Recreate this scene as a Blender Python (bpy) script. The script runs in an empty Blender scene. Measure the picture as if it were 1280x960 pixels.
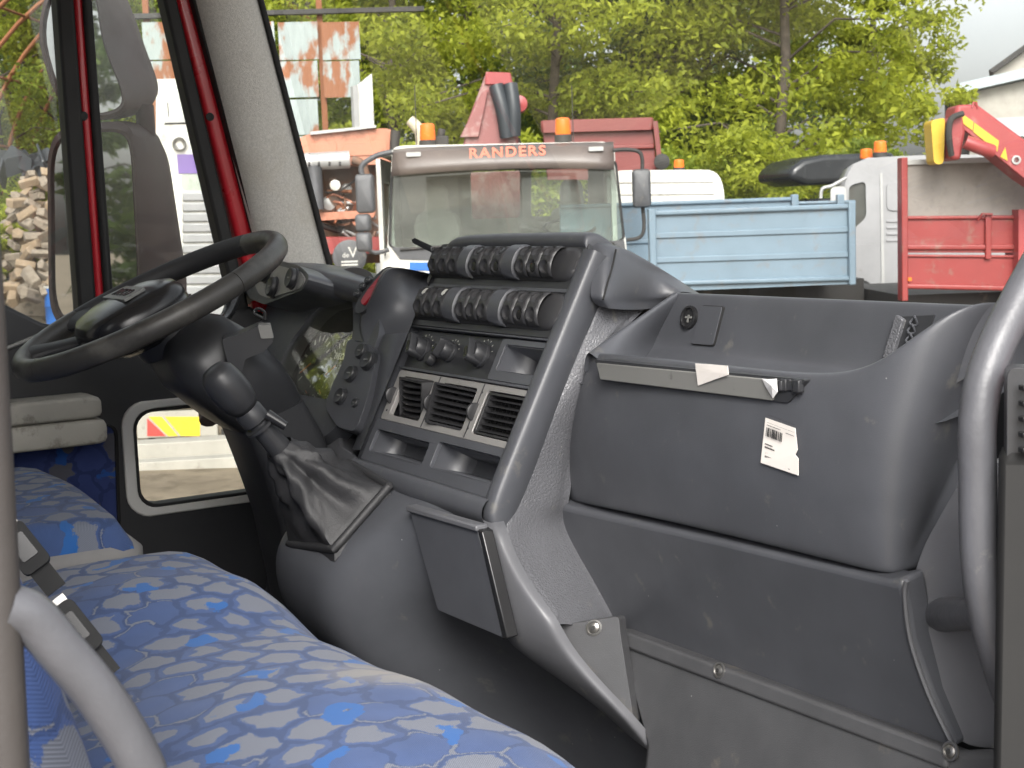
import bpy, bmesh, math, random
import numpy as np
from mathutils import Vector, Matrix
from mathutils.geometry import tessellate_polygon
random.seed(7); rng = np.random.default_rng(7)
scene = bpy.context.scene
COL = scene.collection
# ------------------------------------------------------------------ camera
F = 1700.0; CX = 640.0; CY = 480.0            # focal length in photo pixels (1280 x 960)
CAM = Vector((1.5, 0.0, 2.1)); TH = math.radians(30.6); RO = 0.038
PT = math.atan((480 - 278) / F)
d0 = Vector((-math.cos(TH), math.sin(TH), 0)); R0 = Vector((math.sin(TH), math.cos(TH), 0))
DD = d0 * math.cos(PT) + Vector((0, 0, -math.sin(PT))); U0 = R0.cross(DD)
RR = R0 * math.cos(RO) - U0 * math.sin(RO); UU = U0 * math.cos(RO) + R0 * math.sin(RO)
cam = bpy.data.cameras.new('camera'); camo = bpy.data.objects.new('camera', cam); COL.objects.link(camo)
m = Matrix((RR, UU, -DD)).transposed().to_4x4(); m.translation = CAM; camo.matrix_world = m
cam.sensor_width = 36; cam.lens = F / 1280 * 36; cam.clip_start = 0.02; cam.clip_end = 500
cam.dof.use_dof = True; cam.dof.focus_distance = 1.6; cam.dof.aperture_fstop = 24.0
scene.camera = camo
# ------------------------------------------------------------------ sky, sun, exposure
SUN_EL = math.radians(38); SUN_AZ = math.radians(120)      # high, hazy, from behind the open door side
world = bpy.data.worlds.new('World'); scene.world = world; world.use_nodes = True
nt = world.node_tree; bg = nt.nodes['Background']
sky = nt.nodes.new('ShaderNodeTexSky'); sky.sky_type = 'NISHITA'; sky.sun_disc = False
sky.sun_elevation = SUN_EL; sky.sun_rotation = SUN_AZ; sky.dust_density = 6.0; sky.air_density = 1.2; sky.ozone_density = 1.0
hs = nt.nodes.new('ShaderNodeHueSaturation'); hs.inputs['Saturation'].default_value = 0.2; hs.inputs['Value'].default_value = 1.0
nt.links.new(sky.outputs[0], hs.inputs['Color']); nt.links.new(hs.outputs[0], bg.inputs['Color'])
bg.inputs['Strength'].default_value = 0.15
sl = bpy.data.lights.new('sun', 'SUN'); sl.energy = 0.75; sl.angle = math.radians(20); sl.color = (1, 0.96, 0.9)
so = bpy.data.objects.new('sun', sl); COL.objects.link(so)
sdir = Vector((math.sin(SUN_AZ) * math.cos(SUN_EL), math.cos(SUN_AZ) * math.cos(SUN_EL), math.sin(SUN_EL)))
so.rotation_euler = sdir.to_track_quat('Z', 'Y').to_euler(); so.location = (20, -10, 30)
scene.view_settings.view_transform = 'Standard'; scene.view_settings.look = 'None'
scene.view_settings.exposure = 1.34; scene.view_settings.gamma = 1.0; scene.view_settings.use_curve_mapping = False
# ------------------------------------------------------------------ pixel -> direction helpers
def ray(px, py): return DD * F + RR * (px - CX) + UU * (CY - py)
def PX(px, py, v): r = ray(px, py); return CAM + r * ((v - CAM.x) / r.x)
def PY(px, py, v): r = ray(px, py); return CAM + r * ((v - CAM.y) / r.y)
def PZ(px, py, v): r = ray(px, py); return CAM + r * ((v - CAM.z) / r.z)
def PD(px, py, d): return CAM + ray(px, py) * (d / F)
def PP(px, py, p0, n): r = ray(px, py); return CAM + r * ((Vector(p0) - CAM).dot(n) / r.dot(n))
V = Vector
class Fr:                                     # a local frame: u, v on a plane, h out of it
    def __init__(s, O, e1, e2):
        s.O = V(O); s.a = V(e1).normalized(); s.b = V(e2).normalized(); s.n = s.a.cross(s.b).normalized()
    def w(s, u, v, h=0): return s.O + s.a * u + s.b * v + s.n * h
    def px(s, px, py, h=0):
        p = PP(px, py, s.O + s.n * h, s.n) - s.O
        return (p.dot(s.a), p.dot(s.b))
    def mat(s, u=0, v=0, h=0):
        M = Matrix((s.a, s.b, s.n)).transposed().to_4x4(); M.translation = s.w(u, v, h); return M
    def at(s, u, v, h=0): return Fr(s.w(u, v, h), s.a, s.b)
    def rot(s, axis, ang):
        q = Matrix.Rotation(ang, 3, {'a': s.a, 'b': s.b, 'n': s.n}[axis])
        return Fr(s.O, q @ s.a, q @ s.b)
WORLD = Fr((0, 0, 0), (1, 0, 0), (0, 1, 0))
# ------------------------------------------------------------------ materials
def nd(nt, t, **k):
    n = nt.nodes.new(t)
    for a, b in k.items():
        if a in n.inputs: n.inputs[a].default_value = b
        else: setattr(n, a, b)
    return n
def mat(name, col, rough=0.5, metal=0.0, var=0.15, vscale=8.0, bump=0.0, bscale=300.0, dirt=None, dscale=4.0, dthr=0.55, dsoft=0.12, spec=0.5, rvar=0.1, coat=0.0, coords='Object', specks=0.0, cells=0.0):
    m = bpy.data.materials.new(name); m.use_nodes = True; nt = m.node_tree; b = nt.nodes['Principled BSDF']
    b.inputs['Metallic'].default_value = metal; b.inputs['Specular IOR Level'].default_value = spec
    b.inputs['Coat Weight'].default_value = coat; b.inputs['Coat Roughness'].default_value = 0.08
    tc = nd(nt, 'ShaderNodeTexCoord'); L = nt.links.new
    n1 = nd(nt, 'ShaderNodeTexNoise', Scale=vscale, Detail=6.0, Roughness=0.6); L(tc.outputs[coords], n1.inputs['Vector'])
    mr = nd(nt, 'ShaderNodeMapRange'); mr.inputs['From Min'].default_value = 0.3; mr.inputs['From Max'].default_value = 0.7
    mr.inputs['To Min'].default_value = 1 - var; mr.inputs['To Max'].default_value = 1 + var; L(n1.outputs['Fac'], mr.inputs['Value'])
    mx = nd(nt, 'ShaderNodeMix', data_type='RGBA', blend_type='MULTIPLY'); mx.inputs[0].default_value = 1.0
    mx.inputs[6].default_value = (*col, 1); L(mr.outputs[0], mx.inputs[7]); out = mx.outputs[2]
    if dirt:
        n2 = nd(nt, 'ShaderNodeTexNoise', Scale=dscale, Detail=9.0, Roughness=0.65); L(tc.outputs[coords], n2.inputs['Vector'])
        r2 = nd(nt, 'ShaderNodeMapRange'); r2.inputs['From Min'].default_value = dthr; r2.inputs['From Max'].default_value = dthr + dsoft
        L(n2.outputs['Fac'], r2.inputs['Value'])
        m2 = nd(nt, 'ShaderNodeMix', data_type='RGBA'); m2.inputs[7].default_value = (*dirt, 1)
        L(r2.outputs[0], m2.inputs[0]); L(out, m2.inputs[6]); out = m2.outputs[2]
    if specks:                                               # tiny dust specks and nicks
        vs_ = nd(nt, 'ShaderNodeTexVoronoi', feature='F1', Scale=specks); L(tc.outputs[coords], vs_.inputs['Vector'])
        sc = nd(nt, 'ShaderNodeSeparateColor'); L(vs_.outputs['Color'], sc.inputs[0])
        m5 = nd(nt, 'ShaderNodeMath', operation='MULTIPLY_ADD'); L(sc.outputs[0], m5.inputs[0]); m5.inputs[1].default_value = 0.16; m5.inputs[2].default_value = -0.105
        l5 = nd(nt, 'ShaderNodeMath', operation='LESS_THAN'); L(vs_.outputs['Distance'], l5.inputs[0]); L(m5.outputs[0], l5.inputs[1])
        m6 = nd(nt, 'ShaderNodeMix', data_type='RGBA'); L(l5.outputs[0], m6.inputs[0]); L(out, m6.inputs[6]); m6.inputs[7].default_value = (0.3, 0.3, 0.29, 1); out = m6.outputs[2]
    L(out, b.inputs['Base Color'])
    n3 = nd(nt, 'ShaderNodeTexNoise', Scale=vscale * 2.3, Detail=5.0); L(tc.outputs[coords], n3.inputs['Vector'])
    r3 = nd(nt, 'ShaderNodeMapRange'); r3.inputs['To Min'].default_value = rough - rvar; r3.inputs['To Max'].default_value = rough + rvar
    L(n3.outputs['Fac'], r3.inputs['Value']); L(r3.outputs[0], b.inputs['Roughness'])
    if bump:
        n4 = nd(nt, 'ShaderNodeTexNoise', Scale=bscale, Detail=3.0); L(tc.outputs[coords], n4.inputs['Vector'])
        hsrc = n4.outputs['Fac']
        if cells:
            vb = nd(nt, 'ShaderNodeTexVoronoi', feature='DISTANCE_TO_EDGE', Scale=cells); L(tc.outputs[coords], vb.inputs['Vector'])
            mb_ = nd(nt, 'ShaderNodeMapRange'); mb_.inputs['From Max'].default_value = 0.25; L(vb.outputs['Distance'], mb_.inputs['Value']); hsrc = mb_.outputs[0]
        bp = nd(nt, 'ShaderNodeBump', Strength=bump, Distance=0.002); L(hsrc, bp.inputs['Height']); L(bp.outputs[0], b.inputs['Normal'])
    return m
def emat(name, col, e):
    m = bpy.data.materials.new(name); m.use_nodes = True; b = m.node_tree.nodes['Principled BSDF']
    b.inputs['Base Color'].default_value = (*col, 1); b.inputs['Emission Color'].default_value = (*col, 1); b.inputs['Emission Strength'].default_value = e
    return m
def glass(name, tint=(0.93, 0.96, 0.95), refl=1.0, dirt=0.03, even=0.0):
    m = bpy.data.materials.new(name); m.use_nodes = True; nt = m.node_tree; L = nt.links.new
    nt.nodes.remove(nt.nodes['Principled BSDF']); o = nt.nodes['Material Output']
    t = nd(nt, 'ShaderNodeBsdfTransparent'); t.inputs[0].default_value = (*tint, 1)
    g = nd(nt, 'ShaderNodeBsdfGlossy', Roughness=0.0); g.inputs[0].default_value = (1, 1, 1, 1)
    ge = nd(nt, 'ShaderNodeNewGeometry'); mx = nd(nt, 'ShaderNodeMixShader')
    def ma(op, a, c, cl=False):
        n = nd(nt, 'ShaderNodeMath', operation=op); n.use_clamp = cl
        for i, x in enumerate((a, c)):
            if x is None: continue
            if isinstance(x, (int, float)): n.inputs[i].default_value = x
            else: L(x, n.inputs[i])
        return n.outputs[0]
    vm = nd(nt, 'ShaderNodeVectorMath', operation='DOT_PRODUCT'); L(ge.outputs['Normal'], vm.inputs[0]); L(ge.outputs['Incoming'], vm.inputs[1])
    fc = ma('POWER', ma('SUBTRACT', 1.0, ma('ABSOLUTE', vm.outputs['Value'], None), True), 5.0)      # Schlick: same from both sides of the pane
    fac = ma('MULTIPLY', ma('ADD', ma('MULTIPLY', fc, 0.93), 0.045), refl, True)
    L(fac, mx.inputs[0]); L(t.outputs[0], mx.inputs[1]); L(g.outputs[0], mx.inputs[2])
    d = nd(nt, 'ShaderNodeBsdfDiffuse'); d.inputs[0].default_value = (0.6, 0.58, 0.54, 1)
    tc = nd(nt, 'ShaderNodeTexCoord'); n = nd(nt, 'ShaderNodeTexNoise', Scale=5.0, Detail=9.0, Roughness=0.7); L(tc.outputs['Object'], n.inputs['Vector'])
    mr = nd(nt, 'ShaderNodeMapRange'); mr.inputs['From Min'].default_value = 0.35; mr.inputs['From Max'].default_value = 0.8; mr.inputs['To Max'].default_value = even + dirt * 2; mr.inputs['To Min'].default_value = even
    L(n.outputs['Fac'], mr.inputs['Value']); m2 = nd(nt, 'ShaderNodeMixShader'); L(mr.outputs[0], m2.inputs[0]); L(mx.outputs[0], m2.inputs[1]); L(d.outputs[0], m2.inputs[2])
    L(m2.outputs[0], o.inputs['Surface']); return m
M = {}
M['plastic'] = mat('dark_dash_plastic', (0.068, 0.071, 0.080), 0.37, var=0.1, vscale=14, bump=0.10, bscale=900, dirt=(0.12, 0.118, 0.112), dscale=26, dthr=0.62, dsoft=0.10, specks=70)
M['plastic_grain'] = mat('grained_plastic', (0.11, 0.112, 0.122), 0.42, var=0.1, vscale=12, bump=0.3, bscale=330, dirt=(0.17, 0.165, 0.155), dscale=30, dthr=0.62, dsoft=0.08, cells=230, specks=60)
M['plastic_dark'] = mat('black_plastic', (0.030, 0.031, 0.034), 0.40, var=0.12, bump=0.05, bscale=700)
M['plastic_kick'] = mat('grey_kick_plastic', (0.066, 0.067, 0.071), 0.5, var=0.12, vscale=20, bump=0.2, bscale=900, dirt=(0.13, 0.12, 0.105), dscale=18, dthr=0.6, dsoft=0.12, specks=50)
M['switch'] = mat('switch_plastic', (0.034, 0.034, 0.036), 0.4, var=0.1, bump=0.04)
M['vent'] = mat('vent_plastic', (0.03, 0.03, 0.032), 0.35)
M['alu'] = mat('silver_trim', (0.33, 0.32, 0.31), 0.42, 0.35, var=0.06, dirt=(0.16, 0.15, 0.14), dscale=40, dthr=0.6)
M['strip'] = mat('grey_strip', (0.2, 0.2, 0.19), 0.45, 0.2, var=0.06, dirt=(0.1, 0.1, 0.095), dscale=50, dthr=0.62)
M['beige'] = mat('armrest_beige', (0.42, 0.40, 0.355), 0.55, var=0.08, bump=0.1, dirt=(0.17, 0.16, 0.13), dscale=18, dthr=0.55)
M['leather'] = mat('black_leather', (0.026, 0.026, 0.028), 0.56, var=0.1, bump=0.25, bscale=420)
M['rim'] = mat('wheel_rim_skin', (0.045, 0.043, 0.04), 0.42, var=0.2, vscale=20, bump=0.15, bscale=500, dirt=(0.10, 0.095, 0.085), dscale=14, dthr=0.52, dsoft=0.2)
M['gloss'] = mat('gloss_black', (0.017, 0.017, 0.018), 0.24, var=0.05, rvar=0.04)
M['rubber'] = mat('rubber', (0.012, 0.012, 0.012), 0.7)
M['redpaint'] = mat('red_paint', (0.46, 0.016, 0.026), 0.3, var=0.08, coat=0.4)
M['tube'] = mat('grab_tube', (0.092, 0.094, 0.104), 0.38, var=0.1, vscale=30, bump=0.15, bscale=260, dirt=(0.2, 0.195, 0.19), dscale=28, dthr=0.63)
M['white'] = mat('white_button', (0.6, 0.6, 0.55), 0.4)
M['steel'] = mat('steel', (0.4, 0.39, 0.37), 0.35, 0.9)
M['paper'] = mat('paper_label', (0.72, 0.68, 0.64), 0.7, var=0.08, dirt=(0.45, 0.4, 0.35), dscale=90, dthr=0.62)
M['ink'] = mat('ink', (0.03, 0.03, 0.03), 0.6)
M['scuff'] = mat('scuff', (0.5, 0.5, 0.48), 0.6)
M['glass'] = glass('windscreen_glass', (0.95, 0.965, 0.955), 1.7, 0.02)
M['sideglass'] = glass('side_glass', (0.94, 0.955, 0.94), 0.6, 0.05)
M['mirror'] = bpy.data.materials.new('mirror_glass'); M['mirror'].use_nodes = True
b = M['mirror'].node_tree.nodes['Principled BSDF']; b.inputs['Metallic'].default_value = 1; b.inputs['Roughness'].default_value = 0.02; b.inputs['Base Color'].default_value = (0.8, 0.8, 0.79, 1)
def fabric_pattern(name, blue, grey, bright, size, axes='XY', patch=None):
    # woven motif: grey hexagon patches, bright ovals and broken bands on a blue ground
    m = bpy.data.materials.new(name); m.use_nodes = True; nt = m.node_tree; L = nt.links.new; b = nt.nodes['Principled BSDF']
    def ma(op, *a, cl=False):
        n = nd(nt, 'ShaderNodeMath', operation=op); n.use_clamp = cl
        for i, x in enumerate(a):
            if isinstance(x, (int, float)): n.inputs[i].default_value = x
            else: L(x, n.inputs[i])
        return n.outputs[0]
    tc = nd(nt, 'ShaderNodeTexCoord'); sx = nd(nt, 'ShaderNodeSeparateXYZ'); L(tc.outputs['Object'], sx.inputs[0]); X, Y = sx.outputs[axes[0]], sx.outputs[axes[1]]
    w1 = nd(nt, 'ShaderNodeTexNoise', Scale=28.0, Detail=2.0); L(tc.outputs['Object'], w1.inputs['Vector']); wc = nd(nt, 'ShaderNodeSeparateColor'); L(w1.outputs['Color'], wc.inputs[0])
    w2 = nd(nt, 'ShaderNodeTexNoise', Scale=700.0, Detail=1.0); L(tc.outputs['Object'], w2.inputs['Vector']); wf = nd(nt, 'ShaderNodeSeparateColor'); L(w2.outputs['Color'], wf.inputs[0])
    def coords(sz, ang, ox, oy):
        c, s_ = math.cos(ang) / sz, math.sin(ang) / sz
        u = ma('ADD', ma('ADD', ma('MULTIPLY', X, c), ma('MULTIPLY', Y, s_)), ox); v = ma('ADD', ma('SUBTRACT', ma('MULTIPLY', Y, c), ma('MULTIPLY', X, s_)), oy)
        u = ma('ADD', u, ma('ADD', ma('MULTIPLY', wc.outputs[0], 0.8), ma('MULTIPLY', wf.outputs[0], 0.10))); v = ma('ADD', v, ma('ADD', ma('MULTIPLY', wc.outputs[1], 0.8), ma('MULTIPLY', wf.outputs[1], 0.10))); return u, v
    def hexes(sz, ang, ox, oy):
        u, v = coords(sz, ang, ox, oy); vq = ma('DIVIDE', v, 1.7320508)
        def lat(o):
            uu = ma('ADD', u, o); vv = ma('ADD', vq, o); ru = ma('SUBTRACT', ma('FRACT', uu), 0.5); rv = ma('MULTIPLY', ma('SUBTRACT', ma('FRACT', vv), 0.5), 1.7320508)
            return ru, rv, ma('FLOOR', uu), ma('FLOOR', vv), ma('ADD', ma('MULTIPLY', ru, ru), ma('MULTIPLY', rv, rv))
        A = lat(0.0); B = lat(0.5); k = ma('LESS_THAN', B[4], A[4])
        pick = lambda i, off=0.0: ma('ADD', ma('MULTIPLY', ma('SUBTRACT', ma('ADD', B[i], off), A[i]), k), A[i])
        ru, rv = pick(0), pick(1); cb = nd(nt, 'ShaderNodeCombineXYZ'); L(pick(2, 37.0), cb.inputs[0]); L(pick(3, 91.0), cb.inputs[1])
        wn = nd(nt, 'ShaderNodeTexWhiteNoise'); wn.noise_dimensions = '2D'; L(cb.outputs[0], wn.inputs['Vector']); rc = nd(nt, 'ShaderNodeSeparateColor'); L(wn.outputs['Color'], rc.inputs[0])
        au, av = ma('ABSOLUTE', ru), ma('ABSOLUTE', rv); hd = ma('MAXIMUM', au, ma('ADD', ma('MULTIPLY', au, 0.5), ma('MULTIPLY', av, 0.8660254)))
        return hd, rc.outputs, ru, rv
    hd, rnd, ru, rv = hexes(size, 0.4, 3.1, 7.7)
    g1 = ma('MULTIPLY', ma('LESS_THAN', hd, ma('ADD', ma('MULTIPLY', rnd[1], 0.14), 0.27)), ma('GREATER_THAN', rnd[0], 0.32))
    bn = nd(nt, 'ShaderNodeTexNoise', Scale=17.0, Detail=0.0); L(tc.outputs['Object'], bn.inputs['Vector'])
    g2 = ma('MULTIPLY', ma('MULTIPLY', ma('GREATER_THAN', hd, 0.455), ma('GREATER_THAN', bn.outputs['Fac'], 0.53)), ma('LESS_THAN', rnd[0], 0.32))
    g = ma('MAXIMUM', g1, g2)
    h2, r2, u2, v2 = hexes(size * 1.9, -0.5, 11.3, 5.2)
    bl = ma('MULTIPLY', ma('LESS_THAN', ma('ADD', ma('MULTIPLY', u2, u2), ma('MULTIPLY', ma('MULTIPLY', v2, v2), 2.2)), 0.030), ma('GREATER_THAN', r2[0], 0.35))
    wv = nd(nt, 'ShaderNodeTexWave', Scale=330.0, bands_direction='DIAGONAL'); L(tc.outputs['Object'], wv.inputs['Vector'])
    def mixc(f, c0, c1):
        n = nd(nt, 'ShaderNodeMix', data_type='RGBA'); L(f, n.inputs[0])
        for i, c in ((6, c0), (7, c1)):
            if isinstance(c, tuple): n.inputs[i].default_value = (*c, 1)
            else: L(c, n.inputs[i])
        return n.outputs[2]
    sc = lambda c, k: tuple(x * k for x in c)
    n0 = nd(nt, 'ShaderNodeTexNoise', Scale=26.0, Detail=5.0); L(tc.outputs['Object'], n0.inputs['Vector'])
    ground = mixc(ma('MULTIPLY', ma('GREATER_THAN', hd, 0.43), 0.6), mixc(n0.outputs['Fac'], sc(blue, .85), sc(blue, 1.3)), sc(blue, .62))
    col = mixc(bl, mixc(g, ground, mixc(wv.outputs['Fac'], sc(grey, .70), sc(grey, 1.2))), bright)
    n5 = nd(nt, 'ShaderNodeTexNoise', Scale=6.0, Detail=8.0); L(tc.outputs['Object'], n5.inputs['Vector'])
    r5 = nd(nt, 'ShaderNodeMapRange'); r5.inputs['From Min'].default_value = 0.55; r5.inputs['From Max'].default_value = 0.78; r5.inputs['To Max'].default_value = 0.35; L(n5.outputs['Fac'], r5.inputs['Value'])
    col = mixc(r5.outputs[0], col, sc(grey, .95))
    if patch:                                                # worn pale patch at the front edge
        vd = nd(nt, 'ShaderNodeVectorMath', operation='DISTANCE'); L(tc.outputs['Object'], vd.inputs[0]); vd.inputs[1].default_value = patch
        rp = nd(nt, 'ShaderNodeMapRange'); rp.inputs['From Min'].default_value = 0.06; rp.inputs['From Max'].default_value = 0.115; rp.inputs['To Min'].default_value = 0.6; rp.inputs['To Max'].default_value = 0.0
        L(ma('ADD', ma('MULTIPLY', n5.outputs['Fac'], 0.09), vd.outputs['Value']), rp.inputs['Value']); col = mixc(rp.outputs[0], col, (0.33, 0.30, 0.25))
    L(col, b.inputs['Base Color']); b.inputs['Roughness'].default_value = 0.9; b.inputs['Specular IOR Level'].default_value = 0.15; b.inputs['Sheen Weight'].default_value = 0.1
    bp = nd(nt, 'ShaderNodeBump', Strength=0.4, Distance=0.0008); L(wv.outputs['Fac'], bp.inputs['Height']); L(bp.outputs[0], b.inputs['Normal'])
    return m
M['seat'] = fabric_pattern('seat_fabric', (0.050, 0.083, 0.19), (0.155, 0.17, 0.21), (0.025, 0.11, 0.33), 0.050, patch=(0.47, 0.475, 1.70))
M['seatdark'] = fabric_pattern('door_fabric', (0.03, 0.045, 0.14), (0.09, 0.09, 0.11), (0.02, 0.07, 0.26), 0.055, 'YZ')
M['seat_v'] = fabric_pattern('backrest_fabric', (0.040, 0.074, 0.20), (0.135, 0.15, 0.19), (0.025, 0.11, 0.33), 0.052, 'XZ')
M['alu_lit'] = mat('lit_trim', (0.6, 0.59, 0.57), 0.5, var=0.05)  # lighter trim colour stands in for light caught by the sloping sill
M['plastic_mid'] = mat('mid_grey_plastic', (0.105, 0.107, 0.116), 0.42, var=0.1, vscale=12, bump=0.12, bscale=800, dirt=(0.17, 0.165, 0.155), dscale=30, dthr=0.62, dsoft=0.08, specks=60)
M['headliner'] = mat('pillar_felt', (0.54, 0.525, 0.49), 0.95, var=0.16, vscale=260, bump=0.5, bscale=600, dirt=(0.46, 0.43, 0.37), dscale=5, dthr=0.55, dsoft=0.2, spec=0.1)
# ------------------------------------------------------------------ mesh helpers
def obj(name, vs, fs, m, parent=None, smooth=True, ang=38, bevel=0, bseg=2, sub=0, solid=0, origin=None):
    me = bpy.data.meshes.new(name); vs = [V(v) for v in vs]
    me.from_pydata([tuple(v) for v in vs], [], fs); me.validate(); me.update()
    bm = bmesh.new(); bm.from_mesh(me); bmesh.ops.recalc_face_normals(bm, faces=bm.faces); bm.to_mesh(me); bm.free()
    return fin(name, me, m, parent, smooth, ang, bevel, bseg, sub, solid)
def fin(name, me, m, parent=None, smooth=True, ang=38, bevel=0, bseg=2, sub=0, solid=0):
    if smooth:
        me.polygons.foreach_set('use_smooth', [True] * len(me.polygons)); me.set_sharp_from_angle(angle=math.radians(ang if not sub else 180))
    mm = M[m] if isinstance(m, str) else m
    me.materials.append(mm)
    o = bpy.data.objects.new(name, me); COL.objects.link(o)
    if solid:
        d = o.modifiers.new('solid', 'SOLIDIFY'); d.thickness = solid; d.offset = -1
    if sub:
        d = o.modifiers.new('sub', 'SUBSURF'); d.levels = sub; d.render_levels = sub
    if bevel:
        d = o.modifiers.new('bevel', 'BEVEL'); d.width = bevel; d.segments = bseg; d.limit_method = 'ANGLE'; d.angle_limit = math.radians(35)
        d.harden_normals = False
    if parent is not None: par(o, parent)
    return o
def par(o, p):
    o.parent = p; base = p
    Mx = Matrix.Identity(4)
    chain = []
    while base is not None: chain.append(base); base = base.parent
    for c in reversed(chain):
        Mx = Mx @ (c.matrix_parent_inverse if c.parent else Matrix.Identity(4)) @ c.matrix_basis
    o.matrix_parent_inverse = Mx.inverted()
def thing(name, label, cat, loc=(0, 0, 0), group=None):
    o = bpy.data.objects.new(name, None); COL.objects.link(o); o.location = loc; o.empty_display_size = 0.1
    return tag(o, label, cat, group)
def tag(o, label, cat=None, group=None):
    o['label'] = label
    if cat: o['category'] = cat
    if group: o['group'] = group
    return o
def struct(o, kind='structure'): o['kind'] = kind; return o
def copy_tree(o, T, parent=None):                         # copy of a thing with its parts, moved by T
    c = o.copy(); COL.objects.link(c)
    if parent is None: c.matrix_basis = T @ o.matrix_basis
    else: c.parent = parent
    for ch in o.children: copy_tree(ch, T, c)
    return c
class MB:                                                  # collects shapes for ONE mesh
    def __init__(s): s.v = []; s.f = []
    def add(s, vs, fs):
        n = len(s.v); s.v += [V(v) for v in vs]; s.f += [tuple(i + n for i in f) for f in fs]; return s
    def box(s, fr, u, v, h):                               # ranges in a frame
        vs = [fr.w(a, b, c) for a in u for b in v for c in h]
        return s.add(vs, [(0, 1, 3, 2), (4, 6, 7, 5), (0, 4, 5, 1), (2, 3, 7, 6), (0, 2, 6, 4), (1, 5, 7, 3)])
    def hexa(s, a, b):                                     # two quads / polygons of equal length
        n = len(a); fs = [tuple(range(n)), tuple(range(2 * n - 1, n - 1, -1))] + [(i, (i + 1) % n, n + (i + 1) % n, n + i) for i in range(n)]
        return s.add(list(a) + list(b), fs)
    def loft(s, rings, cap=True, close=True):
        n = len(rings[0]); vs = [p for r in rings for p in r]; fs = []
        for i in range(len(rings) - 1):
            for j in range(n if close else n - 1):
                k = (j + 1) % n; fs.append((i * n + j, i * n + k, (i + 1) * n + k, (i + 1) * n + j))
        if cap: fs += [tuple(range(n - 1, -1, -1)), tuple((len(rings) - 1) * n + j for j in range(n))]
        return s.add(vs, fs)
    def tube(s, pts, r, n=10, cap=True, smooth=0, flat=1.0):
        pts = [V(p) for p in pts]; rs = r if isinstance(r, (list, tuple)) else [r] * len(pts)
        if smooth: pts, rs = catmull(pts, rs, smooth)
        rings = []; prev = None
        for i, p in enumerate(pts):
            t = (pts[min(i + 1, len(pts) - 1)] - pts[max(i - 1, 0)]).normalized()
            if prev is None: prev = t.orthogonal().normalized()
            a = (prev - t * prev.dot(t)).normalized(); b_ = t.cross(a); prev = a
            rings.append([p + (a * math.cos(2 * math.pi * k / n) + b_ * flat * math.sin(2 * math.pi * k / n)) * rs[i] for k in range(n)])
        return s.loft(rings, cap)
    def lathe(s, fr, prof, n=20, cap=True):                # prof: (radius, h)
        rings = [[fr.w(r * math.cos(2 * math.pi * k / n), r * math.sin(2 * math.pi * k / n), h) for k in range(n)] for r, h in prof]
        return s.loft(rings, cap)
    def plate(s, fr, outer, holes=(), h0=0.0, h1=-0.01):
        loops = [list(outer)] + [list(h) for h in holes]; flat = [p for l in loops for p in l]
        tri = tessellate_polygon([[V((p[0], p[1], 0)) for p in l] for l in loops]); N = len(flat)
        vs = [fr.w(p[0], p[1], h0) for p in flat] + [fr.w(p[0], p[1], h1) for p in flat]
        fs = [tuple(t) for t in tri] + [tuple(i + N for i in reversed(t)) for t in tri]; k = 0
        for l in loops:
            n = len(l); fs += [(k + i, k + (i + 1) % n, N + k + (i + 1) % n, N + k + i) for i in range(n)]; k += n
        return s.add(vs, fs)
    def grid(s, G):
        r = len(G); c = len(G[0]); return s.add([p for row in G for p in row], [(i * c + j, i * c + j + 1, (i + 1) * c + j + 1, (i + 1) * c + j) for i in range(r - 1) for j in range(c - 1)])
    def out(s, name, m, parent=None, **k): return obj(name, s.v, s.f, m, parent, **k)
def catmull(P, rs, n):
    out = []; ro = []
    for i in range(len(P) - 1):
        a, b_, c, d = P[max(i - 1, 0)], P[i], P[i + 1], P[min(i + 2, len(P) - 1)]
        for k in range(n):
            t = k / n; out.append(0.5 * ((2 * b_) + (c - a) * t + (2 * a - 5 * b_ + 4 * c - d) * t * t + (3 * b_ - a - 3 * c + d) * t ** 3)); ro.append(rs[i] * (1 - t) + rs[i + 1] * t)
    return out + [P[-1]], ro + [rs[-1]]
def rrect(u0, u1, v0, v1, r, n=4):
    pts = []
    for cx, cy, a0 in ((u1 - r, v1 - r, 0), (u0 + r, v1 - r, 90), (u0 + r, v0 + r, 180), (u1 - r, v0 + r, 270)):
        pts += [(cx + r * math.cos(math.radians(a0 + 90 * k / n)), cy + r * math.sin(math.radians(a0 + 90 * k / n))) for k in range(n + 1)]
    return pts
def rpoly(pts, r, n=4):                                    # round the corners of a 2D polygon
    out = []; N = len(pts)
    for i in range(N):
        p = V(pts[i]).to_2d(); a = V(pts[i - 1]).to_2d(); c = V(pts[(i + 1) % N]).to_2d()
        rr = r[i] if isinstance(r, (list, tuple)) else r
        da = min(rr, (a - p).length * 0.48); dc = min(rr, (c - p).length * 0.48)
        A = p + (a - p).normalized() * da; B = p + (c - p).normalized() * dc
        for k in range(n + 1):
            t = k / n; out.append(tuple(A * (1 - t) ** 2 + p * 2 * t * (1 - t) + B * t * t))
    return out
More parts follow.
